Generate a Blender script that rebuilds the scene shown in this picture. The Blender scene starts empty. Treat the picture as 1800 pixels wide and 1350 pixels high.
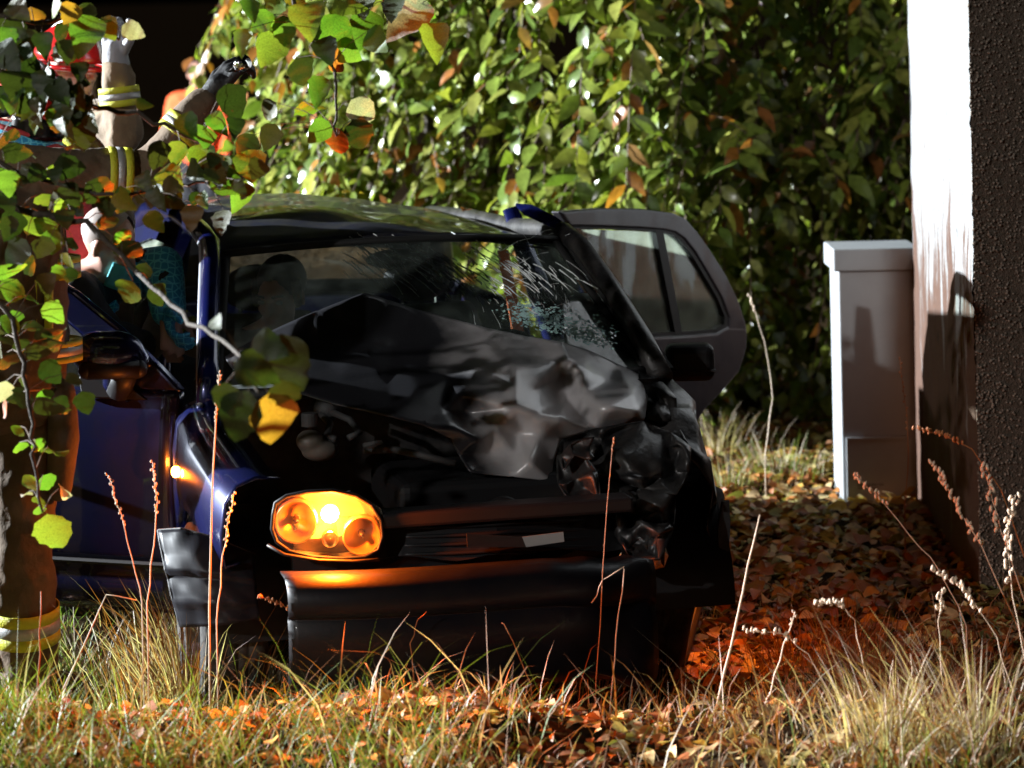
import bpy, bmesh, math, random
import numpy as np
from mathutils import Vector, Matrix, noise
from mathutils.geometry import delaunay_2d_cdt
R = math.radians
sc = bpy.context.scene
C = sc.collection
rnd = random.Random(7)

# ------------------------------------------------------------------ camera
F, PX, PY, H = 5000.0, 900.0, -20.0, 2.2          # focal length and principal point in photo pixels, eye height
ROLL = R(1.2)
cd = bpy.data.cameras.new('camera')
cam = bpy.data.objects.new('camera', cd); C.objects.link(cam); sc.camera = cam
cd.sensor_width = 36.0; cd.lens = F / 1800 * 36.0
cd.shift_y = -(675.0 - PY) / 1800.0
cd.clip_start = 0.1; cd.clip_end = 2000
cam.matrix_world = Matrix.Translation((0, 0, H)) @ Matrix.Rotation(R(90), 4, 'X') @ Matrix.Rotation(-ROLL, 4, 'Z')
cd.dof.use_dof = True; cd.dof.focus_distance = 8.7; cd.dof.aperture_fstop = 3.6
def at(px, py, Y):
    u = (px - PX) / F; t = -(py - PY) / F
    c, s = math.cos(-ROLL), math.sin(-ROLL)
    return Vector(((u*c - t*s)*Y, Y, H + (u*s + t*c)*Y))
def gat(px, py, z=0.0):
    lo, hi = 2.0, 80.0
    d = at(px, py, 1.0); dz = d.z - H
    Y = (z - H) / dz
    for k in range(12):
        p = at(px, py, Y); Y = .5*Y + .5*(gz(p.x, p.y) + z - H) / dz
    return at(px, py, Y)

# ------------------------------------------------------------------ world, moon-weak sun, exposure
w = bpy.data.worlds.new('World'); sc.world = w; w.use_nodes = True
nt = w.node_tree; nt.nodes.clear()
sky = nt.nodes.new('ShaderNodeTexSky'); sky.sky_type = 'NISHITA'; sky.sun_disc = False
bg = nt.nodes.new('ShaderNodeBackground'); wo = nt.nodes.new('ShaderNodeOutputWorld')
SUN_EL, SUN_AZ = R(19), R(36)       # weak light from the front left, behind the photographer
sdir = Vector((math.sin(SUN_AZ)*math.cos(SUN_EL), math.cos(SUN_AZ)*math.cos(SUN_EL), -math.sin(SUN_EL)))
sky.sun_elevation = R(-4); sky.sun_rotation = R(210)
bg.inputs['Strength'].default_value = 0.05
nt.links.new(sky.outputs[0], bg.inputs[0]); nt.links.new(bg.outputs[0], wo.inputs[0])
sl = bpy.data.lights.new('sun', 'SUN'); sl.energy = 1.05; sl.angle = R(0.7); sl.color = (1.0, 0.97, 0.95)
so = bpy.data.objects.new('sun', sl); C.objects.link(so)
so.rotation_euler = sdir.to_track_quat('-Z', 'Y').to_euler()
sc.view_settings.view_transform = 'Standard'; sc.view_settings.look = 'None'
sc.view_settings.exposure = 0.0; sc.view_settings.gamma = 1.0
sc.view_settings.use_curve_mapping = False
sc.cycles.use_denoising = True
sc.cycles.max_bounces = 8; sc.cycles.transparent_max_bounces = 16
sc.cycles.sample_clamp_indirect = 4.0
sc.cycles.caustics_reflective = False; sc.cycles.caustics_refractive = False

# ------------------------------------------------------------------ materials
MATS = {}
def nodes(m):
    return m.node_tree.nodes, m.node_tree.links
def mat(name, col, rough=0.5, metal=0.0, coat=0.0, col2=None, nscale=8.0, ndetail=6.0, lo=.4, hi=.6, bump=0.0, bscale=60.0, spec=.5, sheen=0.0):
    m = bpy.data.materials.new(name); m.use_nodes = True
    n, l = nodes(m); p = n['Principled BSDF']
    p.inputs['Base Color'].default_value = (*col, 1); p.inputs['Roughness'].default_value = rough
    p.inputs['Metallic'].default_value = metal; p.inputs['Coat Weight'].default_value = coat
    p.inputs['Coat Roughness'].default_value = .06
    p.inputs['Specular IOR Level'].default_value = spec
    if sheen: p.inputs['Sheen Weight'].default_value = sheen
    tc = n.new('ShaderNodeTexCoord')
    if col2 is not None:
        nz = n.new('ShaderNodeTexNoise'); nz.inputs['Scale'].default_value = nscale; nz.inputs['Detail'].default_value = ndetail
        nz.inputs['Roughness'].default_value = .65
        rp = n.new('ShaderNodeValToRGB')
        rp.color_ramp.elements[0].position = lo; rp.color_ramp.elements[0].color = (*col, 1)
        rp.color_ramp.elements[1].position = hi; rp.color_ramp.elements[1].color = (*col2, 1)
        l.new(tc.outputs['Object'], nz.inputs['Vector']); l.new(nz.outputs['Fac'], rp.inputs['Fac']); l.new(rp.outputs[0], p.inputs['Base Color'])
    if bump:
        nb = n.new('ShaderNodeTexNoise'); nb.inputs['Scale'].default_value = bscale; nb.inputs['Detail'].default_value = 4
        b = n.new('ShaderNodeBump'); b.inputs['Strength'].default_value = bump; b.inputs['Distance'].default_value = .01
        l.new(tc.outputs['Object'], nb.inputs['Vector']); l.new(nb.outputs['Fac'], b.inputs['Height']); l.new(b.outputs[0], p.inputs['Normal'])
    MATS[name] = m
    return m
def glass(name, tint=(.93, .97, .95), fac=0.02, rough=0.0, dirt=0.0, dirtcol=(.5, .5, .48)):
    m = bpy.data.materials.new(name); m.use_nodes = True
    n, l = nodes(m); n.remove(n['Principled BSDF']); out = n['Material Output']
    tr = n.new('ShaderNodeBsdfTransparent'); tr.inputs[0].default_value = (*tint, 1)
    gl = n.new('ShaderNodeBsdfGlossy'); gl.inputs['Roughness'].default_value = rough; gl.inputs[0].default_value = (1, 1, 1, 1)
    fr = n.new('ShaderNodeFresnel'); fr.inputs['IOR'].default_value = 1.5
    mx = n.new('ShaderNodeMixShader'); l.new(fr.outputs[0], mx.inputs[0]); l.new(tr.outputs[0], mx.inputs[1]); l.new(gl.outputs[0], mx.inputs[2])
    last = mx
    if dirt:
        di = n.new('ShaderNodeBsdfDiffuse'); di.inputs[0].default_value = (*dirtcol, 1)
        tcn = n.new('ShaderNodeTexCoord'); nz = n.new('ShaderNodeTexNoise'); nz.inputs['Scale'].default_value = 14; nz.inputs['Detail'].default_value = 10
        mr = n.new('ShaderNodeMapRange'); mr.inputs[1].default_value = .35; mr.inputs[2].default_value = .75; mr.inputs[3].default_value = dirt*.3; mr.inputs[4].default_value = dirt
        l.new(tcn.outputs['Object'], nz.inputs['Vector']); l.new(nz.outputs['Fac'], mr.inputs[0])
        m2 = n.new('ShaderNodeMixShader'); l.new(mr.outputs[0], m2.inputs[0]); l.new(mx.outputs[0], m2.inputs[1]); l.new(di.outputs[0], m2.inputs[2]); last = m2
    l.new(last.outputs[0], out.inputs['Surface'])
    MATS[name] = m
    return m
def emis(name, col, strength):
    m = bpy.data.materials.new(name); m.use_nodes = True
    n, l = nodes(m); n.remove(n['Principled BSDF'])
    e = n.new('ShaderNodeEmission'); e.inputs[0].default_value = (*col, 1); e.inputs[1].default_value = strength
    l.new(e.outputs[0], n['Material Output'].inputs['Surface']); MATS[name] = m
    return m
def leafmat(name, cols, rough=.38, trans=.45, attr=False, brown=None):
    """leaf: colour varied per object (or per face attribute), veins by noise, light shining through"""
    m = bpy.data.materials.new(name); m.use_nodes = True
    n, l = nodes(m); p = n['Principled BSDF']; out = n['Material Output']
    if attr:
        src = n.new('ShaderNodeAttribute'); src.attribute_name = 'col'; colout = src.outputs['Color']
    else:
        oi = n.new('ShaderNodeObjectInfo'); rp = n.new('ShaderNodeValToRGB'); rp.color_ramp.interpolation = 'CONSTANT'
        while len(rp.color_ramp.elements) < len(cols): rp.color_ramp.elements.new(.5)
        for i, c in enumerate(cols):
            rp.color_ramp.elements[i].position = i/len(cols); rp.color_ramp.elements[i].color = (*c, 1)
        l.new(oi.outputs['Random'], rp.inputs['Fac']); colout = rp.outputs[0]
    tc = n.new('ShaderNodeTexCoord'); nz = n.new('ShaderNodeTexNoise'); nz.inputs['Scale'].default_value = 30 if not attr else 25; nz.inputs['Detail'].default_value = 5
    l.new(tc.outputs['Object'], nz.inputs['Vector'])
    mr = n.new('ShaderNodeMapRange'); mr.inputs[1].default_value = .3; mr.inputs[2].default_value = .7; mr.inputs[3].default_value = .65; mr.inputs[4].default_value = 1.25
    l.new(nz.outputs['Fac'], mr.inputs[0])
    mu = n.new('ShaderNodeVectorMath'); mu.operation = 'SCALE'; l.new(colout, mu.inputs[0]); l.new(mr.outputs[0], mu.inputs['Scale'])
    last = mu.outputs[0]
    if brown:
        n2 = n.new('ShaderNodeTexNoise'); n2.inputs['Scale'].default_value = 9; n2.inputs['Detail'].default_value = 3
        oi2 = n.new('ShaderNodeObjectInfo'); l.new(tc.outputs['Object'], n2.inputs['Vector'])
        n2.noise_dimensions = '4D'; l.new(oi2.outputs['Random'], n2.inputs['W'])
        mx = n.new('ShaderNodeMixRGB'); r2 = n.new('ShaderNodeValToRGB'); r2.color_ramp.elements[0].position = .68; r2.color_ramp.elements[1].position = .74
        l.new(n2.outputs['Fac'], r2.inputs[0]); l.new(r2.outputs[0], mx.inputs[0]); l.new(last, mx.inputs[1]); mx.inputs[2].default_value = (*brown, 1); last = mx.outputs[0]
    l.new(last, p.inputs['Base Color']); p.inputs['Roughness'].default_value = rough
    bp = n.new('ShaderNodeBump'); bp.inputs['Strength'].default_value = .35; bp.inputs['Distance'].default_value = .003
    l.new(nz.outputs['Fac'], bp.inputs['Height']); l.new(bp.outputs[0], p.inputs['Normal'])
    t = n.new('ShaderNodeBsdfTranslucent'); sc2 = n.new('ShaderNodeVectorMath'); sc2.operation = 'MULTIPLY'; sc2.inputs[1].default_value = (1.2, 1.3, .55)
    l.new(last, sc2.inputs[0]); l.new(sc2.outputs[0], t.inputs[0])
    ms = n.new('ShaderNodeMixShader'); ms.inputs[0].default_value = trans
    l.new(p.outputs[0], ms.inputs[1]); l.new(t.outputs[0], ms.inputs[2]); l.new(ms.outputs[0], out.inputs['Surface'])
    MATS[name] = m
    return m

mat('paint', (.004, .007, .075), .26, .45, 1.0, col2=(.006, .009, .05), nscale=3)
mat('paint_roof', (.012, .014, .03), .42, .2, .5, col2=(.045, .042, .03), nscale=14, lo=.4, hi=.75)
mat('paint_dusty', (.014, .013, .021), .5, .0, .25, col2=(.034, .030, .036), nscale=6, bump=.15, bscale=220)
def sheen_bonnet():
    # dark paint, the grey reflected sheen painted pale into the far half
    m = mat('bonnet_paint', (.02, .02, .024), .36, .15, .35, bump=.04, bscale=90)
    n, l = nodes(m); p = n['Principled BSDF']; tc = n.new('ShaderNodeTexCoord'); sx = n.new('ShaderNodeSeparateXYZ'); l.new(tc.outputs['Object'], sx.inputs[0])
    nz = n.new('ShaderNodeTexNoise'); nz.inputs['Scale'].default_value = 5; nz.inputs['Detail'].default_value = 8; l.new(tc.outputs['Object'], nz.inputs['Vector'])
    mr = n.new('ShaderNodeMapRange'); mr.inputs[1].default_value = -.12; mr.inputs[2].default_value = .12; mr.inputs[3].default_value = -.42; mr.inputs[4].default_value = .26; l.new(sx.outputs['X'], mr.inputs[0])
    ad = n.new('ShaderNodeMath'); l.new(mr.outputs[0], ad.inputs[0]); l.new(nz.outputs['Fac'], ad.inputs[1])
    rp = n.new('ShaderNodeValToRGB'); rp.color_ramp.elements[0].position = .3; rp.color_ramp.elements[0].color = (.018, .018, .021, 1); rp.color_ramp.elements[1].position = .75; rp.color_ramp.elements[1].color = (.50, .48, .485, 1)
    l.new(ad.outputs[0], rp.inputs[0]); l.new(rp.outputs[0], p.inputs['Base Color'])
sheen_bonnet()
mat('crushed', (.012, .012, .013), .42, .2, .2, col2=(.045, .042, .04), nscale=9, bump=.3, bscale=40)
mat('black_plastic', (.010, .010, .011), .5, spec=.35)
mat('bumper_plastic', (.012, .012, .016), .38, 0, 0, spec=.2)
mat('bumper_shade_paint', (.004, .004, .007), .45, .1, .08, spec=.25, col2=(.008, .007, .008), nscale=7, bump=.05, bscale=60)  # darker than the body paint, shade of the nose put into the colour
mat('rubber', (.010, .010, .010), .7)
mat('seal_grey', (.32, .33, .36), .35, .5)
mat('tyre', (.014, .013, .012), .85, col2=(.05, .042, .036), nscale=12, bump=.3, bscale=80)
mat('alloy', (.25, .25, .26), .35, .9)
mat('chrome', (.85, .85, .85), .12, 1.0)
mat('reflector', (.9, .66, .38), .3, .85)
mat('seat_cloth', (.035, .035, .038), .9, bump=.3, bscale=300)
mat('trim_grey', (.035, .035, .036), .7, bump=.2, bscale=200)
mat('airbag', (.62, .61, .60), .85, col2=(.42, .41, .40), nscale=10, bump=.4, bscale=25)
mat('belt_orange', (.65, .16, .04), .7)
mat('plate', (.34, .34, .34), .4)
mat('tank_white', (.11, .095, .08), .5)
mat('grey_panel', (.30, .315, .325), .5, col2=(.265, .28, .29), nscale=3, bump=.05, bscale=300)
mat('panel_print', (.10, .10, .105), .5)
mat('bunker_tan', (.21, .14, .078), .85, col2=(.15, .10, .055), nscale=9, bump=.5, bscale=35, sheen=.2)
mat('bunker_shaded', (.13, .085, .05), .85, col2=(.09, .06, .035), nscale=9, bump=.5, bscale=35)  # same turnout cloth with the near firefighter's shade put into its colour
mat('band_yellow', (.55, .56, .03), .6, bump=.4, bscale=160)
mat('band_silver', (.42, .42, .42), .35, .3, bump=.3, bscale=160)
mat('skin', (.52, .29, .22), .5, col2=(.46, .24, .18), nscale=20)
mat('hair_brown', (.05, .03, .018), .6)
mat('hair_grey', (.32, .26, .23), .6)
mat('glove_grey', (.30, .30, .33), .55, bump=.3, bscale=60)
mat('glove_black', (.015, .015, .016), .5, bump=.2, bscale=80)
mat('helmet_red', (.45, .012, .012), .22, 0, .6)
mat('jacket_red', (.38, .03, .035), .75, bump=.4, bscale=30)
mat('vest_orange', (.85, .12, .03), .8)
mat('dark_cloth', (.02, .02, .024), .9, bump=.4, bscale=40)
mat('brown_cloth', (.10, .07, .055), .9, bump=.4, bscale=40)
mat('mask_teal', (.08, .42, .48), .8)
mat('bark', (.075, .055, .04), .85, col2=(.04, .03, .022), nscale=30, bump=.6, bscale=70)
mat('twig', (.10, .065, .04), .7)
mat('post_wood', (.24, .16, .12), .8, col2=(.16, .10, .08), nscale=20)
mat('torch_black', (.01, .01, .01), .25, .4)
mat('yellow_metal', (.55, .33, .02), .5)
mat('foil', (.22, .21, .2), .35, .6, bump=.6, bscale=40)
glass('windscreen_glass', (.90, .96, .94), dirt=.16, dirtcol=(.42, .52, .46))
glass('door_glass', (.90, .95, .91), dirt=.2, dirtcol=(.55, .58, .48))
glass('clear_cover', (.97, .97, .97), dirt=.07, dirtcol=(.8, .8, .8))
mat('crack_glass', (.9, .95, .95), .25, 0, .5)
mat('shard_glass', (.55, .82, .80), .2, 0, .6)
emis('amber_bulb', (1.0, .45, .08), 300.0)
emis('amber_lens', (1.0, .33, .03), 90.0)
emis('flood_lens', (1.0, .97, .92), 30.0)
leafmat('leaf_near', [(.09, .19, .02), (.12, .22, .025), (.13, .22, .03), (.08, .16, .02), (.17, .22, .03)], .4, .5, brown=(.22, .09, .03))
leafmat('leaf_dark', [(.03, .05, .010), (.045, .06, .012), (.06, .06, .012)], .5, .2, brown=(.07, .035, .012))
leafmat('leaf_orange', [(.38, .12, .025), (.30, .11, .03), (.40, .20, .03)], .5, .4)
leafmat('leaf_pale', [(.62, .58, .50), (.55, .5, .4)], .35, .25)
leafmat('leaf_shrub', [(.12, .17, .03), (.17, .22, .035), (.14, .18, .04), (.085, .13, .025), (.22, .24, .05), (.18, .20, .04), (.13, .19, .03), (.11, .16, .03), (.16, .21, .04), (.28, .16, .04)], .24, .4)
leafmat('leaf_yellow', [(.55, .38, .04), (.6, .30, .03), (.50, .42, .08)], .5, .35)
leafmat('foliage_mass', None, .24, .35, attr=True)
leafmat('grass_mass', None, .5, .35, attr=True)
leafmat('litter_mass', None, .55, .2, attr=True)

def honeycomb(name):
    m = mat(name, (.02, .16, .32), .45)
    n, l = nodes(m); p = n['Principled BSDF']; tc = n.new('ShaderNodeTexCoord')
    v = n.new('ShaderNodeTexVoronoi'); v.feature = 'DISTANCE_TO_EDGE'; v.inputs['Scale'].default_value = 42; v.inputs['Randomness'].default_value = .35
    rp = n.new('ShaderNodeValToRGB'); rp.color_ramp.elements[0].position = .05; rp.color_ramp.elements[0].color = (.16, .66, .85, 1)
    rp.color_ramp.elements[1].position = .11; rp.color_ramp.elements[1].color = (.03, .28, .55, 1)
    l.new(tc.outputs['Object'], v.inputs['Vector']); l.new(v.outputs['Distance'], rp.inputs[0]); l.new(rp.outputs[0], p.inputs['Base Color'])
honeycomb('honeycomb_blue')

def concrete(name):
    m = mat(name, (.50, .485, .47), .85)
    n, l = nodes(m); p = n['Principled BSDF']; tc = n.new('ShaderNodeTexCoord')
    mp = n.new('ShaderNodeMapping'); mp.inputs['Scale'].default_value = (4.5, 4.5, .7); l.new(tc.outputs['Object'], mp.inputs[0])
    s = n.new('ShaderNodeTexNoise'); s.inputs['Scale'].default_value = 1.6; s.inputs['Detail'].default_value = 10; s.inputs['Roughness'].default_value = .7; s.inputs['Distortion'].default_value = .4; l.new(mp.outputs[0], s.inputs['Vector'])
    rp = n.new('ShaderNodeValToRGB'); rp.color_ramp.elements[0].position = .565; rp.color_ramp.elements[0].color = (.21, .208, .206, 1)
    rp.color_ramp.elements[1].position = .60; rp.color_ramp.elements[1].color = (.075, .032, .016, 1)
    sx = n.new('ShaderNodeSeparateXYZ'); l.new(tc.outputs['Object'], sx.inputs[0])
    zr = n.new('ShaderNodeMapRange'); zr.inputs[1].default_value = .5; zr.inputs[2].default_value = 1.75; zr.inputs[3].default_value = .22; zr.inputs[4].default_value = -.07; l.new(sx.outputs['Z'], zr.inputs[0])
    ad = n.new('ShaderNodeMath'); l.new(s.outputs['Fac'], ad.inputs[0]); l.new(zr.outputs[0], ad.inputs[1])
    l.new(ad.outputs[0], rp.inputs[0])
    f = n.new('ShaderNodeTexNoise'); f.inputs['Scale'].default_value = 120; f.inputs['Detail'].default_value = 3; l.new(tc.outputs['Object'], f.inputs['Vector'])
    rf = n.new('ShaderNodeValToRGB'); rf.color_ramp.elements[0].position = .3; rf.color_ramp.elements[0].color = (.45, .44, .43, 1); rf.color_ramp.elements[1].position = .55
    l.new(f.outputs['Fac'], rf.inputs[0])
    mx = n.new('ShaderNodeMixRGB'); mx.blend_type = 'MULTIPLY'; mx.inputs[0].default_value = 1; l.new(rp.outputs[0], mx.inputs[1]); l.new(rf.outputs[0], mx.inputs[2])
    # chips
    k = n.new('ShaderNodeTexNoise'); k.inputs['Scale'].default_value = 9; k.inputs['Detail'].default_value = 4; l.new(tc.outputs['Object'], k.inputs['Vector'])
    rk = n.new('ShaderNodeValToRGB'); rk.color_ramp.elements[0].position = .27; rk.color_ramp.elements[0].color = (.25, .24, .23, 1); rk.color_ramp.elements[1].position = .30
    l.new(k.outputs['Fac'], rk.inputs[0])
    m3 = n.new('ShaderNodeMixRGB'); m3.blend_type = 'MULTIPLY'; m3.inputs[0].default_value = 1; l.new(mx.outputs[0], m3.inputs[1]); l.new(rk.outputs[0], m3.inputs[2])
    l.new(m3.outputs[0], p.inputs['Base Color'])
    b = n.new('ShaderNodeBump'); b.inputs['Strength'].default_value = .5; b.inputs['Distance'].default_value = .006
    l.new(f.outputs['Fac'], b.inputs['Height']); l.new(b.outputs[0], p.inputs['Normal'])
concrete('render_white')
mat('pebble_dash', (.11, .085, .06), .85, col2=(.17, .13, .10), nscale=60, bump=.8, bscale=140)
mat('pebble', (.15, .12, .09), .8, col2=(.26, .22, .18), nscale=35, lo=.35, hi=.7)
def soil(name):
    m = mat(name, (.024, .018, .012), .95, col2=(.05, .032, .016), nscale=4, bump=.8, bscale=25, spec=0.0)
soil('soil')

# ------------------------------------------------------------------ mesh helpers
MW = {}
def link(name, me, m, parent=None, smooth=False):
    o = bpy.data.objects.new(name, me); C.objects.link(o)
    if m: me.materials.append(MATS[m] if isinstance(m, str) else m)
    if parent: o.parent = parent
    if smooth:
        me.polygons.foreach_set('use_smooth', [True]*len(me.polygons))
    return o
def top(name, label, cat, loc=(0, 0, 0), rz=0.0, group=None):
    o = bpy.data.objects.new(name, None); C.objects.link(o); o.empty_display_size = .1
    o.location = loc; o.rotation_euler = (0, 0, rz)
    MW[o] = Matrix.Translation(loc) @ Matrix.Rotation(rz, 4, 'Z')
    tag(o, label, cat, group); return o
def tag(o, label, cat, group=None):
    o['label'] = label; o['category'] = cat
    if group: o['group'] = group
    return o
def mk(name, bm, m, parent=None, world=False, smooth=False, mw=None):
    if world and (parent or mw is not None):
        M = mw if mw is not None else MW[parent]
        bm.transform(M.inverted())
    bmesh.ops.recalc_face_normals(bm, faces=bm.faces)
    me = bpy.data.meshes.new(name); bm.to_mesh(me); bm.free()
    o = link(name, me, m, parent, smooth)
    if parent in MW: MW[o] = MW[parent]
    return o
def solid(o, t, off=0.0):
    d = o.modifiers.new('s', 'SOLIDIFY'); d.thickness = t; d.offset = off; return o
def bevel(o, wd, seg=2):
    d = o.modifiers.new('b', 'BEVEL'); d.width = wd; d.segments = seg; d.limit_method = 'ANGLE'; d.angle_limit = R(35); return o
def remesh(o, vox, it=4):
    d = o.modifiers.new('r', 'REMESH'); d.mode = 'VOXEL'; d.voxel_size = vox; d.use_smooth_shade = True
    if it:
        s = o.modifiers.new('sm', 'SMOOTH'); s.iterations = it; s.factor = .5
    return o
def box(bm, lo, hi, M=None):
    r = bmesh.ops.create_cube(bm, size=1)
    c = [(a+b)/2 for a, b in zip(lo, hi)]; d = [b-a for a, b in zip(lo, hi)]
    T = Matrix.Translation(c) @ Matrix.Diagonal((*d, 1))
    bmesh.ops.transform(bm, matrix=(M @ T) if M else T, verts=r['verts'])
def tube(bm, pts, rad, n=8, caps=True, flat=None):
    pts = [Vector(p) for p in pts]; rings = []
    if not hasattr(rad, '__len__'): rad = [rad]*len(pts)
    prev = None
    for i, p in enumerate(pts):
        t = (pts[min(i+1, len(pts)-1)] - pts[max(i-1, 0)]).normalized()
        if prev is None:
            a = Vector((0, 0, 1)) if abs(t.z) < .9 else Vector((1, 0, 0))
            x = t.cross(a).normalized()
        else:
            x = (prev - t*prev.dot(t)).normalized()
        prev = x; y = t.cross(x)
        fx, fy = flat or (1, 1)
        rings.append([bm.verts.new(p + (x*math.cos(k*2*math.pi/n)*fx + y*math.sin(k*2*math.pi/n)*fy)*rad[i]) for k in range(n)])
    for a, b in zip(rings, rings[1:]):
        for k in range(n): bm.faces.new((a[k], a[(k+1) % n], b[(k+1) % n], b[k]))
    if caps:
        bm.faces.new(rings[0][::-1]); bm.faces.new(rings[-1])
def ball(bm, c, r, M=None, sub=2):
    res = bmesh.ops.create_icosphere(bm, subdivisions=sub, radius=1)
    if not hasattr(r, '__len__'): r = (r, r, r)
    T = Matrix.Translation(c) @ (M or Matrix()) @ Matrix.Diagonal((*r, 1))
    bmesh.ops.transform(bm, matrix=T, verts=res['verts'])
def capsule(bm, a, b, ra, rb, n=14):
    ball(bm, a, ra); ball(bm, b, rb); tube(bm, [a, b], [ra, rb], n)
def patch(bm, fn, nu, nv):
    g = [[bm.verts.new(fn(i/nu, j/nv)) for j in range(nv+1)] for i in range(nu+1)]
    for i in range(nu):
        for j in range(nv): bm.faces.new((g[i][j], g[i+1][j], g[i+1][j+1], g[i][j+1]))
    return g
def lathe(bm, prof, n=24, M=None):
    M = M or Matrix(); rings = []
    for r, z in prof: rings.append([bm.verts.new(M @ Vector((r*math.cos(k*2*math.pi/n), r*math.sin(k*2*math.pi/n), z))) for k in range(n)])
    for a, b in zip(rings, rings[1:]):
        for k in range(n): bm.faces.new((a[k], a[(k+1) % n], b[(k+1) % n], b[k]))
    return rings
def prism(bm, poly, nrm, t):
    """polygon of 3-D points thickened by t along nrm"""
    a = [bm.verts.new(p) for p in poly]; b = [bm.verts.new(Vector(p) + nrm*t) for p in poly]
    bm.faces.new(a[::-1]); bm.faces.new(b); k = len(a)
    for i in range(k): bm.faces.new((a[i], a[(i+1) % k], b[(i+1) % k], b[i]))
def ringprism(bm, outer, inner, nrm, t, closed=True):
    k = len(outer)
    oa = [bm.verts.new(p) for p in outer]; ia = [bm.verts.new(p) for p in inner]
    ob = [bm.verts.new(Vector(p)+nrm*t) for p in outer]; ib = [bm.verts.new(Vector(p)+nrm*t) for p in inner]
    for i in range(k if closed else k-1):
        j = (i+1) % k
        bm.faces.new((oa[i], oa[j], ia[j], ia[i])); bm.faces.new((ob[j], ob[i], ib[i], ib[j]))
        bm.faces.new((oa[j], oa[i], ob[i], ob[j])); bm.faces.new((ia[i], ia[j], ib[j], ib[i]))
    if not closed:
        for i in (0, k-1): bm.faces.new((oa[i], ia[i], ib[i], ob[i]))
def interp(x, xs, ys): return float(np.interp(x, xs, ys))
def sheet(pts, outline, m, name, parent, crease=.5, sub=2, th=.004, mw=None, seed=0):
    """crumpled sheet metal: (px,py,Y) control points joined by triangles inside the outline"""
    rr = random.Random(seed)
    co = [Vector((p[0], p[1])) for p in pts]
    vs, es, fs, ov, oe, of = delaunay_2d_cdt(co, [], [outline], 1, 1e-4)
    bm = bmesh.new(); vv = []
    for i, v in enumerate(vs):
        Y = pts[ov[i][0]][2] if ov[i] else 8.8
        vv.append(bm.verts.new(at(v.x, v.y, Y)))
    for f in fs:
        try: bm.faces.new([vv[k] for k in f])
        except ValueError: pass
    cl = bm.edges.layers.float.new('crease_edge')
    for e in bm.edges: e[cl] = crease*rr.uniform(.3, 1.3) if not e.is_boundary else .9
    o = mk(name, bm, m, parent, True, True, mw)
    s = o.modifiers.new('sub', 'SUBSURF'); s.levels = sub; s.render_levels = sub
    solid(o, th)
    return o

# ------------------------------------------------------------------ ground
def gz(x, y):
    def ss(a, b, t):
        t = min(1, max(0, (t-a)/(b-a))); return t*t*(3-2*t)
    z = .03*noise.noise(Vector((x*.9, y*.9, 0))) + .012*noise.noise(Vector((x*4, y*4, 3)))
    z *= 1 - .7*ss(14, 20, y)
    z += .12*ss(-1.0, -1.5, x)*ss(9.0, 9.6, y)*(1-ss(13, 18, y)) - .22*ss(15, 24, y)
    z += (.31-.05*ss(.2, 1.2, x))*ss(8.02, 7.45, y)*(1+.25*noise.noise(Vector((x*1.7, y*.8, 8))))
    return z
bm = bmesh.new()
xs = sorted(set([round(v, 3) for v in np.concatenate([np.linspace(-4, 4, 90), [-400, -150, -60, -25, -12, -7, 7, 12, 25, 60, 150, 400]])]))
ys = sorted(set([round(v, 3) for v in np.concatenate([np.linspace(4, 16, 130), np.linspace(16, 30, 20), [-60, -20, -5, 0, 2, 45, 80, 150, 350, 900]])]))
g = [[bm.verts.new((x, y, gz(x, y))) for y in ys] for x in xs]
for i in range(len(xs)-1):
    for j in range(len(ys)-1): bm.faces.new((g[i][j], g[i+1][j], g[i+1][j+1], g[i][j+1]))
ground = mk('ground', bm, 'soil', None, smooth=True); ground['kind'] = 'structure'

# ------------------------------------------------------------------ the floodlight that lights the scene, on its tripod left of the frame
FL = Vector((-20.0, 15.0, 5.7)); AIM = Vector((0.2, 10.6, .9))
fl = top('floodlight', 'white floodlight on a tall tripod set up beside the crash scene', 'floodlight', (FL.x, FL.y, gz(FL.x, FL.y)))
q = (AIM-FL).to_track_quat('-Z', 'Y').to_matrix().to_4x4()
bm = bmesh.new(); tube(bm, [(FL.x, FL.y, .5), (FL.x, FL.y, FL.z-.15)], [.03, .018], 10); mk('pole', bm, 'alloy', fl, True)
for k in range(3):
    a = k*2.094+.4; bm = bmesh.new(); tube(bm, [(FL.x, FL.y, 1.3), (FL.x+.8*math.cos(a), FL.y+.8*math.sin(a), gz(FL.x, FL.y))], .018, 8); mk('leg', bm, 'alloy', fl, True)
bm = bmesh.new(); box(bm, (-.2, -.15, .03), (.2, .15, .15), Matrix.Translation(FL) @ q); hd = mk('lamp_head', bm, 'yellow_metal', fl, True); bevel(hd, .01)
bm = bmesh.new(); box(bm, (-.17, -.12, .01), (.17, .12, .029), Matrix.Translation(FL) @ q); mk('lens', bm, 'flood_lens', fl, True)
ld = bpy.data.lights.new('floodlight_lamp', 'SPOT'); ld.energy = 125000; ld.spot_size = R(172); ld.spot_blend = .25; ld.shadow_soft_size = .14; ld.color = (.88, .95, 1.0)
lo = bpy.data.objects.new('floodlight_lamp', ld); C.objects.link(lo); lo.parent = fl
lo.matrix_local = MW[fl].inverted() @ Matrix.Translation(FL + (AIM-FL).normalized()*.03) @ q

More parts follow.
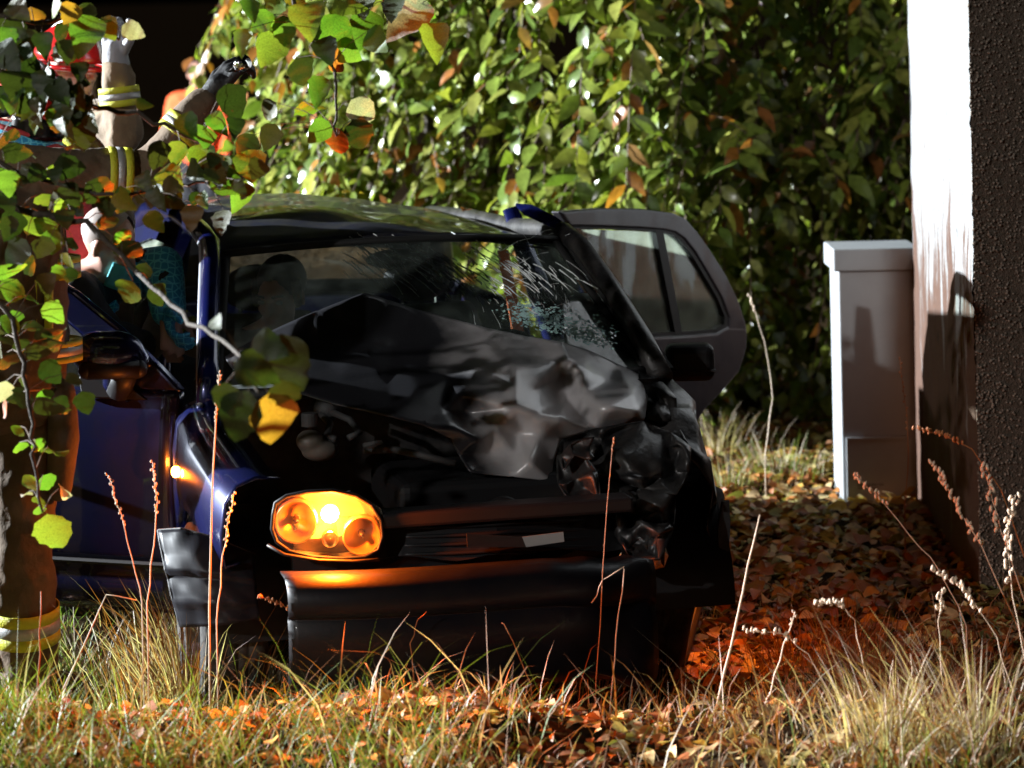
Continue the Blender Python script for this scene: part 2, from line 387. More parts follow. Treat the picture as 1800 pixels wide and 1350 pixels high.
# ------------------------------------------------------------------ concrete pier on the right
pier = top('concrete_pier', 'rough concrete pier with whitewashed flank, rust streaks and pebbled dark face', 'pier', (1.85, 11, 0))
nb = gat(1724, 1046); fb = gat(1614, 886)
cb = Vector((3.4, nb.y+1.0, 0)); bk = Vector((3.4, fb.y+.4, 0))
def col(p, z): return Vector((p.x, p.y, z))
bm = bmesh.new()
def flank(u, v):
    p = nb.lerp(fb, u); z = -.1+v*4.3
    d = .006*noise.noise(Vector((u*14, v*30, 2))) + .01*noise.noise(Vector((u*3, v*6, 7)))
    if u < .02: d += .01*noise.noise(Vector((v*180, 0, 9)))
    return Vector((p.x+d, p.y, z))
gr1 = patch(bm, flank, 40, 200)
mk('flank', bm, 'render_white', pier, True, False)
bm = bmesh.new()
fn_ = (cb-nb).normalized(); fnn = Vector((fn_.y, -fn_.x, 0))
def face(u, v):
    p = nb.lerp(cb, u); z = -.1+v*4.3
    d = .008*noise.noise(Vector((u*60, v*150, 5)))
    if u < .005: d = 0
    return Vector((p.x, p.y, z)) + fnn*d
patch(bm, face, 60, 150); mk('pebbled_face', bm, 'pebble_dash', pier, True)
bm = bmesh.new()
ring = [cb, bk, fb]
for a, b in zip(ring, ring[1:]):
    bm.faces.new([bm.verts.new(col(a, -.1)), bm.verts.new(col(b, -.1)), bm.verts.new(col(b, 4.2)), bm.verts.new(col(a, 4.2))])
bm.faces.new([bm.verts.new(col(p, 4.2)) for p in (nb, cb, bk, fb)])
mk('rear_faces', bm, 'render_white', pier, True)
pr = random.Random(3)
tb = bmesh.new(); bmesh.ops.create_icosphere(tb, subdivisions=1, radius=1); tb.verts.ensure_lookup_table()
iv = np.array([v.co[:] for v in tb.verts]); jf = np.array([[v.index for v in f.verts] for f in tb.faces]); tb.free()
def instanced(name, tv, tf, mats4, m, parent, inv):
    """many copies of a small template mesh joined into one mesh"""
    A = np.array([np.array(inv @ q) for q in mats4]); n_ = len(A)
    vs = np.einsum('nij,kj->nki', A[:, :3, :3], tv)+A[:, None, :3, 3]
    fs = (tf[None]+(np.arange(n_)*len(tv))[:, None, None]).reshape(-1, tf.shape[1])
    me = bpy.data.meshes.new(name); me.from_pydata(vs.reshape(-1, 3).tolist(), [], fs.tolist()); return link(name, me, m, parent, True)
PM = []
for k in range(6000):
    u = pr.random()**1.5*.55; z = pr.uniform(-.02, 2.5); p = nb.lerp(cb, u); r = pr.uniform(.003, .0075)
    PM.append(Matrix.Translation(Vector((p.x, p.y, z))+fnn*r*.2) @ Matrix.Rotation(pr.random()*6, 4, (pr.random(), pr.random(), 1)) @ Matrix.Diagonal((r, r*.7, r*.8, 1)))
pb = instanced('pebbles', iv, jf, PM, 'pebble', pier, MW[pier].inverted()); pb['kind'] = 'stuff'

# ------------------------------------------------------------------ grey cable cabinet
cY = gat(1478, 888).y
A0 = at(1478, 700, cY).x; A1 = at(1612, 700, cY).x; topz = at(1535, 436, cY).z
cab = top('cable_cabinet', 'plain grey metal cable cabinet with overhanging lid beside the concrete pier', 'cabinet', ((A0+A1)/2, cY+.15, 0))
wx = (A1-A0)/2; cx = (A0+A1)/2
lz = topz-.095
bm = bmesh.new(); box(bm, (cx-wx, cY, -.05), (cx+wx, cY+.32, lz)); o = mk('housing', bm, 'grey_panel', cab, True); bevel(o, .006)
bm = bmesh.new(); box(bm, (cx-wx-.022, cY-.022, lz+.001), (cx+wx+.022, cY+.345, topz)); o = mk('lid', bm, 'grey_panel', cab, True); bevel(o, .006)
# the low raised frame round the lower hatch
x0 = at(1492, 800, cY).x; x1 = at(1594, 800, cY).x; z1 = at(1540, 772, cY).z
bm = bmesh.new(); box(bm, (x0, cY-.004, .0), (x1, cY+.01, z1)); o = mk('hatch', bm, 'grey_panel', cab, True); bevel(o, .002)
bm = bmesh.new()
box(bm, (x0-.010, cY-.014, 0), (x0, cY+.01, z1+.01)); o = mk('hatch_edge', bm, 'grey_panel', cab, True)
bm = bmesh.new(); box(bm, (x0+.001, cY-.014, z1), (x1, cY+.01, z1+.01)); mk('hatch_edge', bm, 'grey_panel', cab, True)
bm = bmesh.new()
for k in range(26):
    if k % 7 == 6: continue
    xx = at(1507, 853, cY).x + k*.0043
    zz = at(1507, 854, cY).z
    box(bm, (xx, cY-.0055, zz), (xx+.003, cY-.003, zz+pr.choice((.006, .008, .010))))
    if k < 22: box(bm, (xx, cY-.0055, zz-.012), (xx+.0028, cY-.003, zz-.012+pr.choice((.004, .006))))
mk('printed_text', bm, 'panel_print', cab, True)

# ------------------------------------------------------------------ the car
NX, NY, YAW = .005, 8.0, R(14.6)
car = top('crashed_car', 'wrecked dark blue hatchback with crumpled bonnet and one amber lamp lit', 'car', (NX, NY, 0), YAW)
CM = MW[car]
def L(px, py, Y): return CM.inverted() @ at(px, py, Y)     # photo pixel at depth Y -> car coordinates (x across, y back, z up)

# roof
def hw(s): return interp(s, [1.66, 2.2, 3.0, 3.7], [.595, .60, .59, .56])
def roofw(s): return interp(s, [1.66, 1.8, 2.1, 2.5, 3.0, 3.4, 3.7], [1.372, 1.402, 1.432, 1.446, 1.438, 1.412, 1.37])
def drop(x, s_): return -.085*min(1, max(0, (x+.15)/.75))*min(1, max(0, (s_-1.68)/.55))
def roof(u, v):
    s = 1.66 + .05*(1-(1-abs(2*v-1))**2)*0 + u*2.04; x = (2*v-1)
    s += .07*x*x*(1-u)
    z = roofw(s) - .028*x*x - .02*x**6
    z += .012*noise.noise(Vector((s*3, x*3, 1))) - .03*max(0, x-.2)*max(0, 1-(s-1.66)/1.1)
    return Vector((x*hw(s), s, z+drop(x*.6, s)))
bm = bmesh.new(); patch(bm, roof, 40, 28); o = mk('roof', bm, 'paint_roof', car, smooth=True); solid(o, .012, -1)
bm = bmesh.new(); patch(bm, lambda u, v: roof(u*.97+.02, .02+v*.96) - Vector((0, 0, .03)), 20, 14); mk('headliner', bm, 'trim_grey', car, smooth=True)

# windscreen
def wbase(x): return Vector((x*.715, .93+.15*x*x, .955-.01*x*x))
def whead(x): return Vector((x*.575, 1.635+.075*x*x, 1.368-.028*x*x))
def wind(u, v):
    x = 2*v-1; p = wbase(x).lerp(whead(x), u)
    n_ = Vector((0, -.5, .86)); return p + n_*(.03*(1-x*x)*math.sin(u*math.pi))
bm = bmesh.new(); patch(bm, wind, 16, 24); ws = mk('windscreen', bm, 'windscreen_glass', car, smooth=True)
# black border round the glass
bm = bmesh.new()
for x in (-1, 1):
    tube(bm, [wind(u/12, (x*.985+1)/2) for u in range(13)], .016, 8, flat=(1, .6))
tube(bm, [wind(.985, v/16) for v in range(17)], .022, 8, flat=(1, .6)); tube(bm, [wind(.01, v/16) for v in range(17)], .02, 8)
mk('seal', bm, 'rubber', ws, smooth=True)
# cracks: long streaks running down to the right, and the crazed patch
wr = random.Random(11)
def wpos(px, py):
    """point of the windscreen surface under a photo pixel"""
    best = None
    o_ = CM.inverted() @ Vector((0, 0, H)); d_ = (L(px, py, 9.4)-o_).normalized()
    a, b, c_ = wind(.1, .5), wind(.9, .1), wind(.9, .9)
    n_ = (b-a).cross(c_-a).normalized(); t = (a-o_).dot(n_)/d_.dot(n_)
    return o_ + d_*t + n_*(.0 if n_.y < 0 else 0)
wn = (wind(.9, .1)-wind(.1, .5)).cross(wind(.9, .9)-wind(.1, .5)).normalized()
if wn.y > 0: wn = -wn
bm = bmesh.new()
def streak(px, py, ln, ang, wdt):
    n_ = 5; pts = []
    for i in range(n_+1):
        t = i/n_; a = ang + .18*(t-.5)
        pts.append(wpos(px+ln*t*math.cos(a)+wr.uniform(-1, 1), py+ln*t*math.sin(a)+wr.uniform(-1, 1)) + wn*.03)
    for i in range(n_):
        if wr.random() < .22: continue
        tube(bm, [pts[i], pts[i+1]], [wdt*wr.uniform(.3, 1), wdt*wr.uniform(.3, 1)], 4)
for k in range(120):
    t = wr.random(); px = 600+t*330+wr.gauss(0, 40); py = 425+wr.random()*50+t*45+wr.gauss(0, 14)
    py = min(py, interp(px, [560, 640, 730, 860, 990], [560, 505, 530, 565, 590])-8)
    if py < 418 or px < 590: continue
    streak(px, py, wr.uniform(15, 80), R(wr.uniform(24, 40)), .003)
for k in range(46):
    streak(wr.uniform(820, 1030), wr.uniform(425, 560), wr.uniform(10, 55), R(wr.choice((30, 55, 70, -30))+wr.uniform(-8, 8)), .001)
ck = mk('cracks', bm, 'crack_glass', ws); ck['kind'] = 'stuff'
bm = bmesh.new()
for k in range(1100):
    a = wr.random(); px = 895+a*170+wr.gauss(0, 14); py = 556+a*55+wr.gauss(0, 13)
    if py > interp(px, [860, 990, 1080], [580, 603, 640]): continue
    p = wpos(px, py)+wn*.03; r = wr.uniform(.002, .008)
    e1 = Vector((wr.gauss(0, 1), wr.gauss(0, 1), wr.gauss(0, 1))).normalized(); e2 = wn.cross(e1).normalized(); e1 = (e1*.4+e2.cross(wn)*.6)
    bm.faces.new([bm.verts.new(p+e1*r*wr.uniform(.5, 1.3)), bm.verts.new(p+e2*r), bm.verts.new(p-e1*r*wr.uniform(.5, 1.2)), bm.verts.new(p-e2*r*.8)])
sh = mk('shards', bm, 'shard_glass', ws); sh['kind'] = 'stuff'

# pillars and roof rails
def railpts(x):
    return [(x*.735, 1.03, .93), (x*.715, 1.16, 1.04), (x*.675, 1.38, 1.19), (x*.635, 1.60, 1.315), (x*.615, 1.74, 1.362), (x*.612, 1.95, 1.388), (x*.61, 2.4, 1.405), (x*.60, 3.0, 1.395), (x*.585, 3.45, 1.36), (x*.60, 3.7, 1.25), (x*.66, 3.95, .98)]
def railpts(x, f_=railpts): return [(a, b, c+(drop(a, b) if b < 3.6 else 0)) for a, b, c in f_(x)]
for x in (-1, 1):
    bm = bmesh.new(); tube(bm, railpts(x), [.04, .036, .034, .034, .036, .036, .036, .036, .05, .07, .09], 12)
    mk('pillar', bm, 'paint' if x < 0 else 'crushed', car, smooth=True)  # far pillar takes a darker material, its shadow put into the colour
    bm = bmesh.new(); tube(bm, [(a-x*.012, b+.03, c-.028) for a, b, c in railpts(x)[:9]], .014, 8)
    mk('door_seal', bm, 'seal_grey' if x < 0 else 'rubber', car, smooth=True)
    if x < 0:
        bm = bmesh.new(); tube(bm, [(a-x*-.028, b+.0, c+.0) for a, b, c in railpts(x)[:6]], .011, 8); mk('drip_rail', bm, 'seal_grey', car, smooth=True)
    bm = bmesh.new(); tube(bm, [(x*.60, 2.42, 1.39), (x*.68, 2.33, 1.1), (x*.74, 2.28, .92), (x*.78, 2.28, .3)], [.03, .05, .06, .06], 10, flat=(.6, 1)); mk('pillar', bm, 'paint', car, smooth=True)
# the bent blue roof edge standing up at the top of the far pillar
bm = bmesh.new()
p_ = [at(905, 361, 10.1), at(935, 366, 10.0), at(975, 384, 9.9), at(1000, 402, 9.82), at(990, 408, 9.8), at(955, 394, 9.86), at(920, 378, 9.95)]
prism(bm, p_, Vector((.1, .6, .25)).normalized(), .02)
o = mk('roof_edge', bm, 'paint', car, True); bevel(o, .004)

# bonnet, buckled to a peak and crumpled on the far side
hp = [(395,628,8.92),(432,605,8.93),(470,585,8.95),(520,562,8.97),(560,545,8.99),(600,529,9.0),(640,514,9.02),(680,526,9.05),(730,543,9.07),(800,562,9.09),(860,578,9.1),(925,592,9.1),(988,602,9.09),(1040,618,9.12),(1085,640,9.15),(1133,664,9.16), # 0-15 rear edge
 (1138,700,9.02),(1132,742,8.85), # right edge 16,17
 (1090,748,8.80),(1040,756,8.76),(985,772,8.70),(972,815,8.62),(968,846,8.55), # 18-22
 (900,838,8.50),(826,831,8.46),(806,800,8.50),(790,772,8.50),(745,748,8.46),(690,734,8.44),(640,722,8.45),(590,712,8.48),(520,690,8.56),(450,664,8.68),(405,648,8.80)] # 23-33
outline = list(range(len(hp)))
hp += [(715,645,8.78),(735,690,8.60),(775,722,8.56),(818,726,8.66),(790,664,8.74),(812,690,8.62),(840,645,8.80),(862,617,8.92),(892,612,8.94),(905,645,8.80),(930,690,8.72),(938,728,8.62),(905,716,8.60),(870,752,8.58),(912,768,8.66),(985,605,9.02),(978,640,8.90),(990,662,8.98),(996,704,8.88),(1003,640,8.88),(1070,670,8.98),(1030,690,8.78),(1020,655,8.84),(985,735,8.66),(1065,715,8.70),(1110,690,8.90),(1095,660,9.02),(1120,725,8.78),(860,800,8.58),(905,798,8.60),(930,812,8.50),(950,770,8.64),(840,772,8.52),(800,752,8.50),(690,610,8.94),(640,600,8.92),(560,620,8.86),(500,630,8.82),(600,660,8.70),(680,680,8.64),(780,605,8.99),(540,580,8.94)]
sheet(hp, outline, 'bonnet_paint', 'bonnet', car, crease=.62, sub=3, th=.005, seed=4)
bn = bpy.data.objects['bonnet']; sm_ = bn.modifiers.new('soft', 'SMOOTH'); sm_.iterations = 1; sm_.factor = .5; bn.modifiers.move(2, 1)
# rear lip of the bonnet, catching light
# crushed nose on the far side
cr = random.Random(21)
def crumple(name, outl, Y0, Y1, amp, n, m, seed, crease=.7, sub=1):
    r_ = random.Random(seed)
    ys_ = [p[1] for p in outl]; mn, mxx = min(ys_), max(ys_)
    pts = [(p[0], p[1], Y0+(Y1-Y0)*(p[1]-mn)/(mxx-mn)+r_.uniform(-amp, amp)*.6) for p in outl]
    k = len(pts); xs_ = [p[0] for p in outl]
    def inside(x, y):
        c_ = False; j = k-1
        for i in range(k):
            if (outl[i][1] > y) != (outl[j][1] > y) and x < (outl[j][0]-outl[i][0])*(y-outl[i][1])/(outl[j][1]-outl[i][1])+outl[i][0]: c_ = not c_
            j = i
        return c_
    t = 0
    while t < n:
        x = r_.uniform(min(xs_), max(xs_)); y = r_.uniform(mn, mxx)
        if inside(x, y): pts.append((x, y, Y0+(Y1-Y0)*(y-mn)/(mxx-mn)+r_.uniform(-amp, amp))); t += 1
    return sheet(pts, list(range(k)), m, name, car, crease, sub, .004, seed=seed)
crumple('crushed_panel', [(975,772),(1040,754),(1132,740),(1180,760),(1215,785),(1212,830),(1190,870),(1130,860),(1075,840),(1000,850),(985,812)], 8.75, 8.55, .07, 46, 'crushed', 5)
crumple('crushed_panel', [(978,800),(1020,790),(1050,830),(1058,880),(1050,888),(1000,880),(980,850)], 8.52, 8.42, .05, 10, 'crushed', 6, .5, 2)
crumple('crushed_panel', [(1060,850),(1130,850),(1190,865),(1185,930),(1160,985),(1110,985),(1080,940)], 8.60, 8.40, .08, 46, 'crushed', 8)
crumple('crushed_wing', [(1120,650),(1165,672),(1190,700),(1190,745),(1215,790),(1150,765),(1132,742),(1128,700)], 9.15, 8.85, .06, 18, 'crushed', 9)
crumple('torn_edge', [(985,800),(1000,782),(1025,770),(1045,768),(1035,790),(1045,806),(1030,808),(1010,800),(990,830)], 8.52, 8.45, .02, 4, 'crushed', 10, .4, 2)

# engine bay
bm = bmesh.new(); patch(bm, lambda u, v: Vector((-.60+1.02*v, .36+.5*max(0, v-.6)**1.2+.04*noise.noise(Vector((u*5, v*6, 0))), .28+u*(.40-.25*max(0, v-.6)))), 8, 8); o = mk('radiator', bm, 'black_plastic', car); solid(o, .04)
bm = bmesh.new(); box(bm, (-.36, .26, .655), (.40, .36, .70)); o = mk('lock_carrier', bm, 'black_plastic', car); bevel(o, .01)
bm = bmesh.new(); box(bm, (-.25, .5, .35), (.30, .95, .74)); o = mk('engine_cover', bm, 'black_plastic', car); bevel(o, .03, 3)
bm = bmesh.new(); box(bm, (-.68, 1.0, .3), (.68, 1.03, .93)); mk('bulkhead', bm, 'crushed', car)
bm = bmesh.new(); box(bm, (-.70, .95, .92), (.70, 1.12, .945)); mk('scuttle', bm, 'black_plastic', car)
p0 = L(545, 775, 8.62)
bm = bmesh.new(); ball(bm, p0, (.045, .05, .035)); ball(bm, p0+Vector((.03, .0, -.03)), (.06, .05, .035)); rs = mk('coolant_tank', bm, 'tank_white', car, smooth=True); remesh(rs, .008, 2)
bm = bmesh.new(); lathe(bm, [(0, .085), (.024, .085), (.026, .08), (.026, .045)], 16, Matrix.Translation(p0)); mk('cap', bm, 'trim_grey', rs)
for k, (a, b, c_, d_) in enumerate([((585,725,8.7),(615,738,8.65),(632,760,8.62),(612,770,8.6)), ((565,728,8.72),(580,745,8.68),(575,765,8.64),(590,772,8.6)), ((640,792,8.5),(690,790,8.48),(740,800,8.45),(800,815,8.45))]):
    bm = bmesh.new(); tube(bm, [L(*a), L(*b), L(*c_), L(*d_)], .011, 8); mk('hose', bm, 'trim_grey', car, smooth=True)
bm = bmesh.new(); tube(bm, [L(560,715,8.75), L(590,722,8.72)], [.03, .03], 12); mk('filler_neck', bm, 'trim_grey', car, smooth=True)
bm = bmesh.new(); tube(bm, [L(640,785,8.45), L(660,780,8.44), L(672,776,8.44)], [.012, .01, .006], 6); tube(bm, [L(640,785,8.45), L(655,792,8.44)], .006, 6); mk('bracket', bm, 'trim_grey', car)

# front wings
def wing(x, crush):
    S = np.concatenate([np.linspace(.40, .5, 6), np.linspace(.515, 1.225, 22)]); S = [s for s in S if s <= 1.14]
    bm = bmesh.new(); rows = []
    for s in S:
        ov_ = interp(s, [.16, .3, .5, .87, 1.14], [.70, .775, .815, .845, .835])
        tp = interp(s, [.16, .4, .8, 1.14], [.72, .80, .88, .945])
        dd = .345**2-(s-.87)**2
        bt = .30+math.sqrt(dd) if dd > 0 else (.55 if s < .87 else .24)
        bt = min(max(bt, .24), tp-.12)
        prof = [(ov_-.17, tp-.005), (ov_-.10, tp), (ov_-.045, tp-.02), (ov_-.012, tp-.07), (ov_, tp-.16), (ov_, (tp-.16)*.5+bt*.5 if bt < tp-.2 else bt+.02), (ov_-.006, bt), (ov_-.05, bt+.01)]
        row = []
        for i, (a, b) in enumerate(prof):
            p = Vector((x*a, s, b))
            if crush:
                k_ = max(0, 1-s/1.0)
                p.y += .30*k_; p.x -= .10*k_; p.z -= .10*k_
                p += Vector((noise.noise(p*9), noise.noise(p*9+Vector((5, 0, 0))), noise.noise(p*9+Vector((0, 7, 0)))))*.07*(.25+k_)
            row.append(bm.verts.new(p))
        rows.append(row)
    for a, b in zip(rows, rows[1:]):
        for i in range(len(a)-1): bm.faces.new((a[i], a[i+1], b[i+1], b[i]))
    o = mk('front_wing', bm, 'crushed' if crush else 'paint', car, smooth=True); solid(o, .006); return o
wing(-1, False); wing(1, True)
# wheel housings
for x in (-1, 1):
    bm = bmesh.new(); patch(bm, lambda u, v: Vector((x*(.50+.30*v), .87+.34*math.cos(u*math.pi), .30+.34*math.sin(u*math.pi))), 16, 2); mk('wheel_housing', bm, 'black_plastic', car, smooth=True)

# wheels
def wheel(x, s, steer=0, z=.30, lean=0):
    M = Matrix.Translation((x, s, z)) @ Matrix.Rotation(R(steer), 4, 'Z') @ Matrix.Rotation(R(lean), 4, 'Y') @ Matrix.Rotation(R(90), 4, 'Y')
    wh = top('wheel', '', '', (0, 0, 0)); del wh['label']; del wh['category']; wh.parent = car; MW[wh] = CM
    bm = bmesh.new()
    prof = [(.19, -.085), (.215, -.095), (.27, -.10), (.297, -.085), (.302, -.06), (.302, -.035), (.296, -.03), (.302, -.025), (.303, .0), (.296, .003), (.302, .008), (.302, .03), (.296, .034), (.302, .04), (.302, .06), (.297, .085), (.27, .10), (.215, .095), (.19, .085)]
    lathe(bm, prof, 40, M); mk('tyre', bm, 'tyre', wh, smooth=True)
    bm = bmesh.new(); lathe(bm, [(.19, -.085), (.175, -.05), (.175, .05), (.19, .085)], 32, M); lathe(bm, [(.0, .03), (.05, .035), (.055, .02)], 20, M)
    for k in range(5):
        a = k*2*math.pi/5; box(bm, (.04, -.03, .0), (.18, .03, .03), M @ Matrix.Rotation(a, 4, 'Z'))
    lathe(bm, [(.0, -.03), (.18, -.03)], 20, M)
    mk('rim', bm, 'alloy', wh)
wheel(-.735, .87); wheel(.75, .98, -24, .31, 14); wheel(-.735, 3.38); wheel(.735, 3.38)

# bumper
def bump(u, v, x0=-.80, x1=.80):
    x = x0+(x1-x0)*v
    yf = .02+.16*abs(x/.8)**3.2
    prof = [(.12, .565), (.05, .56), (.015, .535), (.0, .50), (.004, .455), (.018, .45), (.012, .44), (.0, .40), (.006, .33), (.03, .26), (.06, .225), (.12, .21)]
    i = u*(len(prof)-1); k = min(int(i), len(prof)-2); t = i-k
    a = prof[k][0]*(1-t)+prof[k+1][0]*t; b = prof[k][1]*(1-t)+prof[k+1][1]*t
    p = Vector((x, yf+a, b))
    if x > .1:
        d = (x-.1)/.35; p.y += .12*d**1.5; p.z -= .05*d
        p += Vector((0, noise.noise(p*6)*.06*d, noise.noise(p*7+Vector((3, 0, 0)))*.05*d))
    return p
bm = bmesh.new(); patch(bm, lambda u, v: bump(u, v, -.66, .44), 22, 40); bp_ = mk('front_bumper', bm, 'bumper_shade_paint', car, smooth=True); solid(bp_, .006, -1)
# torn-off corner hanging down to the left
def torn(u, v):
    a = L(278+v*170, interp(v, [0, .25, .6, 1], [932, 927, 942, 975]), 8.36-.05*v); b = L(318+v*140, interp(v, [0, .5, 1], [1100, 1095, 1085]), 8.28-.05*v)
    p = a.lerp(b, u)
    n_ = Vector((-.25, -1, .1)).normalized()
    k = interp(u, [0, .2, .42, .46, .75, .8, 1], [0, .03, .045, .03, .045, .03, .02])
    return p + n_*(k+.05*math.sin(v*math.pi)) + n_*.008*noise.noise(Vector((u*6, v*6, 0)))
bm = bmesh.new(); patch(bm, torn, 26, 22); o = mk('bumper_corner', bm, 'bumper_plastic', car, smooth=True); solid(o, .005)
bm = bmesh.new(); tube(bm, [torn(u/10, 0) for u in range(11)], .004, 6); tube(bm, [torn(0, v/12) for v in range(13)], .004, 6); mk('torn_rim', bm, 'trim_grey', o)
# grille with slats and round badge
bm = bmesh.new(); patch(bm, lambda u, v: Vector((-.37+.80*v, .28+.05*abs(2*v-1)**2+.2*max(0, v-.45)+u*.03, .555+.10*u-.08*max(0, v-.5)+.02*noise.noise(Vector((v*5, u*3, 0))))), 2, 20); gl_ = mk('grille', bm, 'black_plastic', car); solid(gl_, .02)
for k in range(4):
    bm = bmesh.new(); tube(bm, [Vector((-.31+.70*v, .265+.05*abs(2*v-1)**2+.2*max(0, v-.45)+k*.008, .57+k*.024-.08*max(0, v-.5))) for v in [i/12 for i in range(13)]], .006, 6); mk('slat', bm, 'black_plastic', gl_, smooth=True)
pc = L(887, 912, 8.36)
bm = bmesh.new(); Mb = Matrix.Translation(pc) @ Matrix.Rotation(R(90), 4, 'X')
lathe(bm, [(0, .0), (.05, .0), (.052, .004), (.056, .008), (.062, .006), (.064, -.02)], 32, Mb)
mk('badge', bm, 'black_plastic', car, smooth=True)
bm = bmesh.new(); prism(bm, [L(918,944,8.20), L(990,935,8.24), L(992,952,8.24), L(925,962,8.20)], Vector((0, 1, 0)), .003); mk('number_plate', bm, 'plate', car)
bm = bmesh.new(); prism(bm, [L(820,938,8.17), L(918,944,8.20), L(925,962,8.20), L(822,962,8.17)], Vector((0, 1, 0)), .004); mk('plate_holder', bm, 'black_plastic', car)

# headlight with its amber lamp lit
hl = top('headlight', 'x', 'x'); del hl['label']; del hl['category']; hl.parent = car; MW[hl] = CM
hY = 8.36
def hpt(px, py, dy=0.0):
    p = L(px, py, hY); p.y = .245+.42*max(0, (-.44-p.x))**1.4+dy; 
    return CM.inverted() @ at(px, py, (CM @ p).y)
oc = [(482,905),(486,885),(505,873),(540,866),(585,864),(625,872),(652,888),(668,915),(671,942),(663,966),(640,978),(600,981),(550,978),(510,968),(488,952),(480,930)]
def loopscale(f, dy): 
    cx_, cy_ = 578, 925
    return [hpt(cx_+(a-cx_)*f, cy_+(b-cy_)*f, dy) for a, b in oc]
bm = bmesh.new()
rings = [[bm.verts.new(p) for p in loopscale(f, d)] for f, d in ((1.0, 0), (.985, .03), (.93, .07), (.75, .10), (.35, .12))]
for a, b in zip(rings, rings[1:]):
    for k in range(16): bm.faces.new((a[k], a[(k+1) % 16], b[(k+1) % 16], b[k]))
bm.faces.new(rings[-1]); mk('housing', bm, 'reflector', hl, smooth=True)
bm = bmesh.new()
rings = [[bm.verts.new(p) for p in loopscale(f, d)] for f, d in ((1.0, -.002), (.9, -.016), (.6, -.024), (.25, -.026))]
for a, b in zip(rings, rings[1:]):
    for k in range(16): bm.faces.new((a[k], a[(k+1) % 16], b[(k+1) % 16], b[k]))
bm.faces.new(rings[-1]); mk('cover', bm, 'clear_cover', hl, smooth=True)
bm = bmesh.new(); pp = loopscale(1.02, 0); tube(bm, pp+[pp[0]], .006, 6, False); mk('rim', bm, 'black_plastic', hl, smooth=True)
for cx_, cy_, rr_, m_ in ((520, 915, .058, 'reflector'), (636, 940, .052, 'reflector'), (580, 946, .022, 'chrome')):
    M = Matrix.Translation(hpt(cx_, cy_, .03)) @ Matrix.Rotation(R(90), 4, 'X') @ Matrix.Rotation(R(-10), 4, 'Y')
    bm = bmesh.new(); lathe(bm, [(rr_, .02), (rr_*.98, .012), (rr_*.85, -.01), (rr_*.55, -.03), (rr_*.2, -.038)], 28, M); lathe(bm, [(rr_, .02), (rr_*1.08, .018), (rr_*1.1, -.02)], 28, M); bw = mk('reflector_bowl', bm, m_, hl, smooth=True)
    bm = bmesh.new(); lathe(bm, [(0, .012), (rr_*.14, .01), (rr_*.17, -.0), (rr_*.17, -.035)], 12, M); mk('lamp_shield', bm, 'black_plastic' if cx_ != 580 else 'chrome', bw, smooth=True)
bm = bmesh.new(); ball(bm, hpt(580, 903, .02), .026); mk('amber_bulb', bm, 'amber_bulb', hl, smooth=True)
pl = bpy.data.lights.new('indicator_lamp', 'POINT'); pl.energy = 120.0; pl.color = (1.0, .125, .004); pl.shadow_soft_size = .02
po = bpy.data.objects.new('indicator_lamp', pl); C.objects.link(po); po.parent = hl; po.location = hpt(580, 903, -.033)
bm = bmesh.new(); prism(bm, [hpt(598,866,.02), hpt(615,862,.02), hpt(668,892,.02), hpt(672,905,.02), hpt(655,893,.02)], Vector((0, -1, 0)), .012); mk('broken_bezel', bm, 'clear_cover', hl)
bm = bmesh.new(); tube(bm, [hpt(470, 958, -.02), hpt(500, 975, -.035), hpt(560, 985, -.04), hpt(620, 987, -.04), hpt(665, 984, -.03)], .005, 6); mk('lower_trim', bm, 'black_plastic', hl, smooth=True)
# remains of the far headlight
bm = bmesh.new(); ball(bm, L(1130, 975, 8.5), (.07, .05, .06)); o = mk('broken_lamp', bm, 'chrome', car, smooth=False)
for v in o.data.vertices: v.co += Vector((noise.noise(v.co*30), noise.noise(v.co*30+Vector((3, 0, 0))), noise.noise(v.co*30+Vector((0, 4, 0)))))*.03
bm = bmesh.new(); prism(bm, [L(1270,882,8.75), L(1282,880,8.75), L(1284,925,8.75), L(1278,1010,8.75), L(1266,1012,8.75), L(1262,930,8.75)], Vector((0, 1, 0)), .012); mk('liner_strip', bm, 'black_plastic', car)
crumple('wheel_liner', [(1192,842),(1215,845),(1240,880),(1268,940),(1270,1010),(1235,1020),(1205,960),(1190,900)], 8.95, 8.80, .03, 8, 'tyre', 14, .2, 2)

# side repeater, lit
rp_ = top('side_indicator', 'x', 'x'); del rp_['label']; del rp_['category']; rp_.parent = car; MW[rp_] = CM
pr_ = Vector((-.848, 1.0, .735))
bm = bmesh.new(); ball(bm, pr_, (.012, .026, .018)); mk('lens', bm, 'amber_lens', rp_, smooth=True)
bm = bmesh.new(); tube(bm, [pr_+Vector((.008, .034*math.cos(a), .026*math.sin(a))) for a in [k*math.pi/6 for k in range(13)]], .004, 6); mk('bezel', bm, 'black_plastic', rp_)
pl2 = bpy.data.lights.new('side_lamp', 'POINT'); pl2.energy = 4.5; pl2.color = (1.0, .18, .01); pl2.shadow_soft_size = .015
po2 = bpy.data.objects.new('side_lamp', pl2); C.objects.link(po2); po2.parent = rp_; po2.location = pr_+Vector((-.035, 0, 0))
rp2 = top('side_indicator', 'x', 'x'); del rp2['label']; del rp2['category']; rp2.parent = car; MW[rp2] = CM
pr2 = Vector((.845, .97, .43))
bm = bmesh.new(); ball(bm, pr2, (.012, .026, .018)); mk('lens', bm, 'amber_lens', rp2, smooth=True)
bm = bmesh.new(); tube(bm, [pr2+Vector((-.008, .034*math.cos(a), .026*math.sin(a))) for a in [k*math.pi/6 for k in range(13)]], .004, 6); mk('bezel', bm, 'black_plastic', rp2)
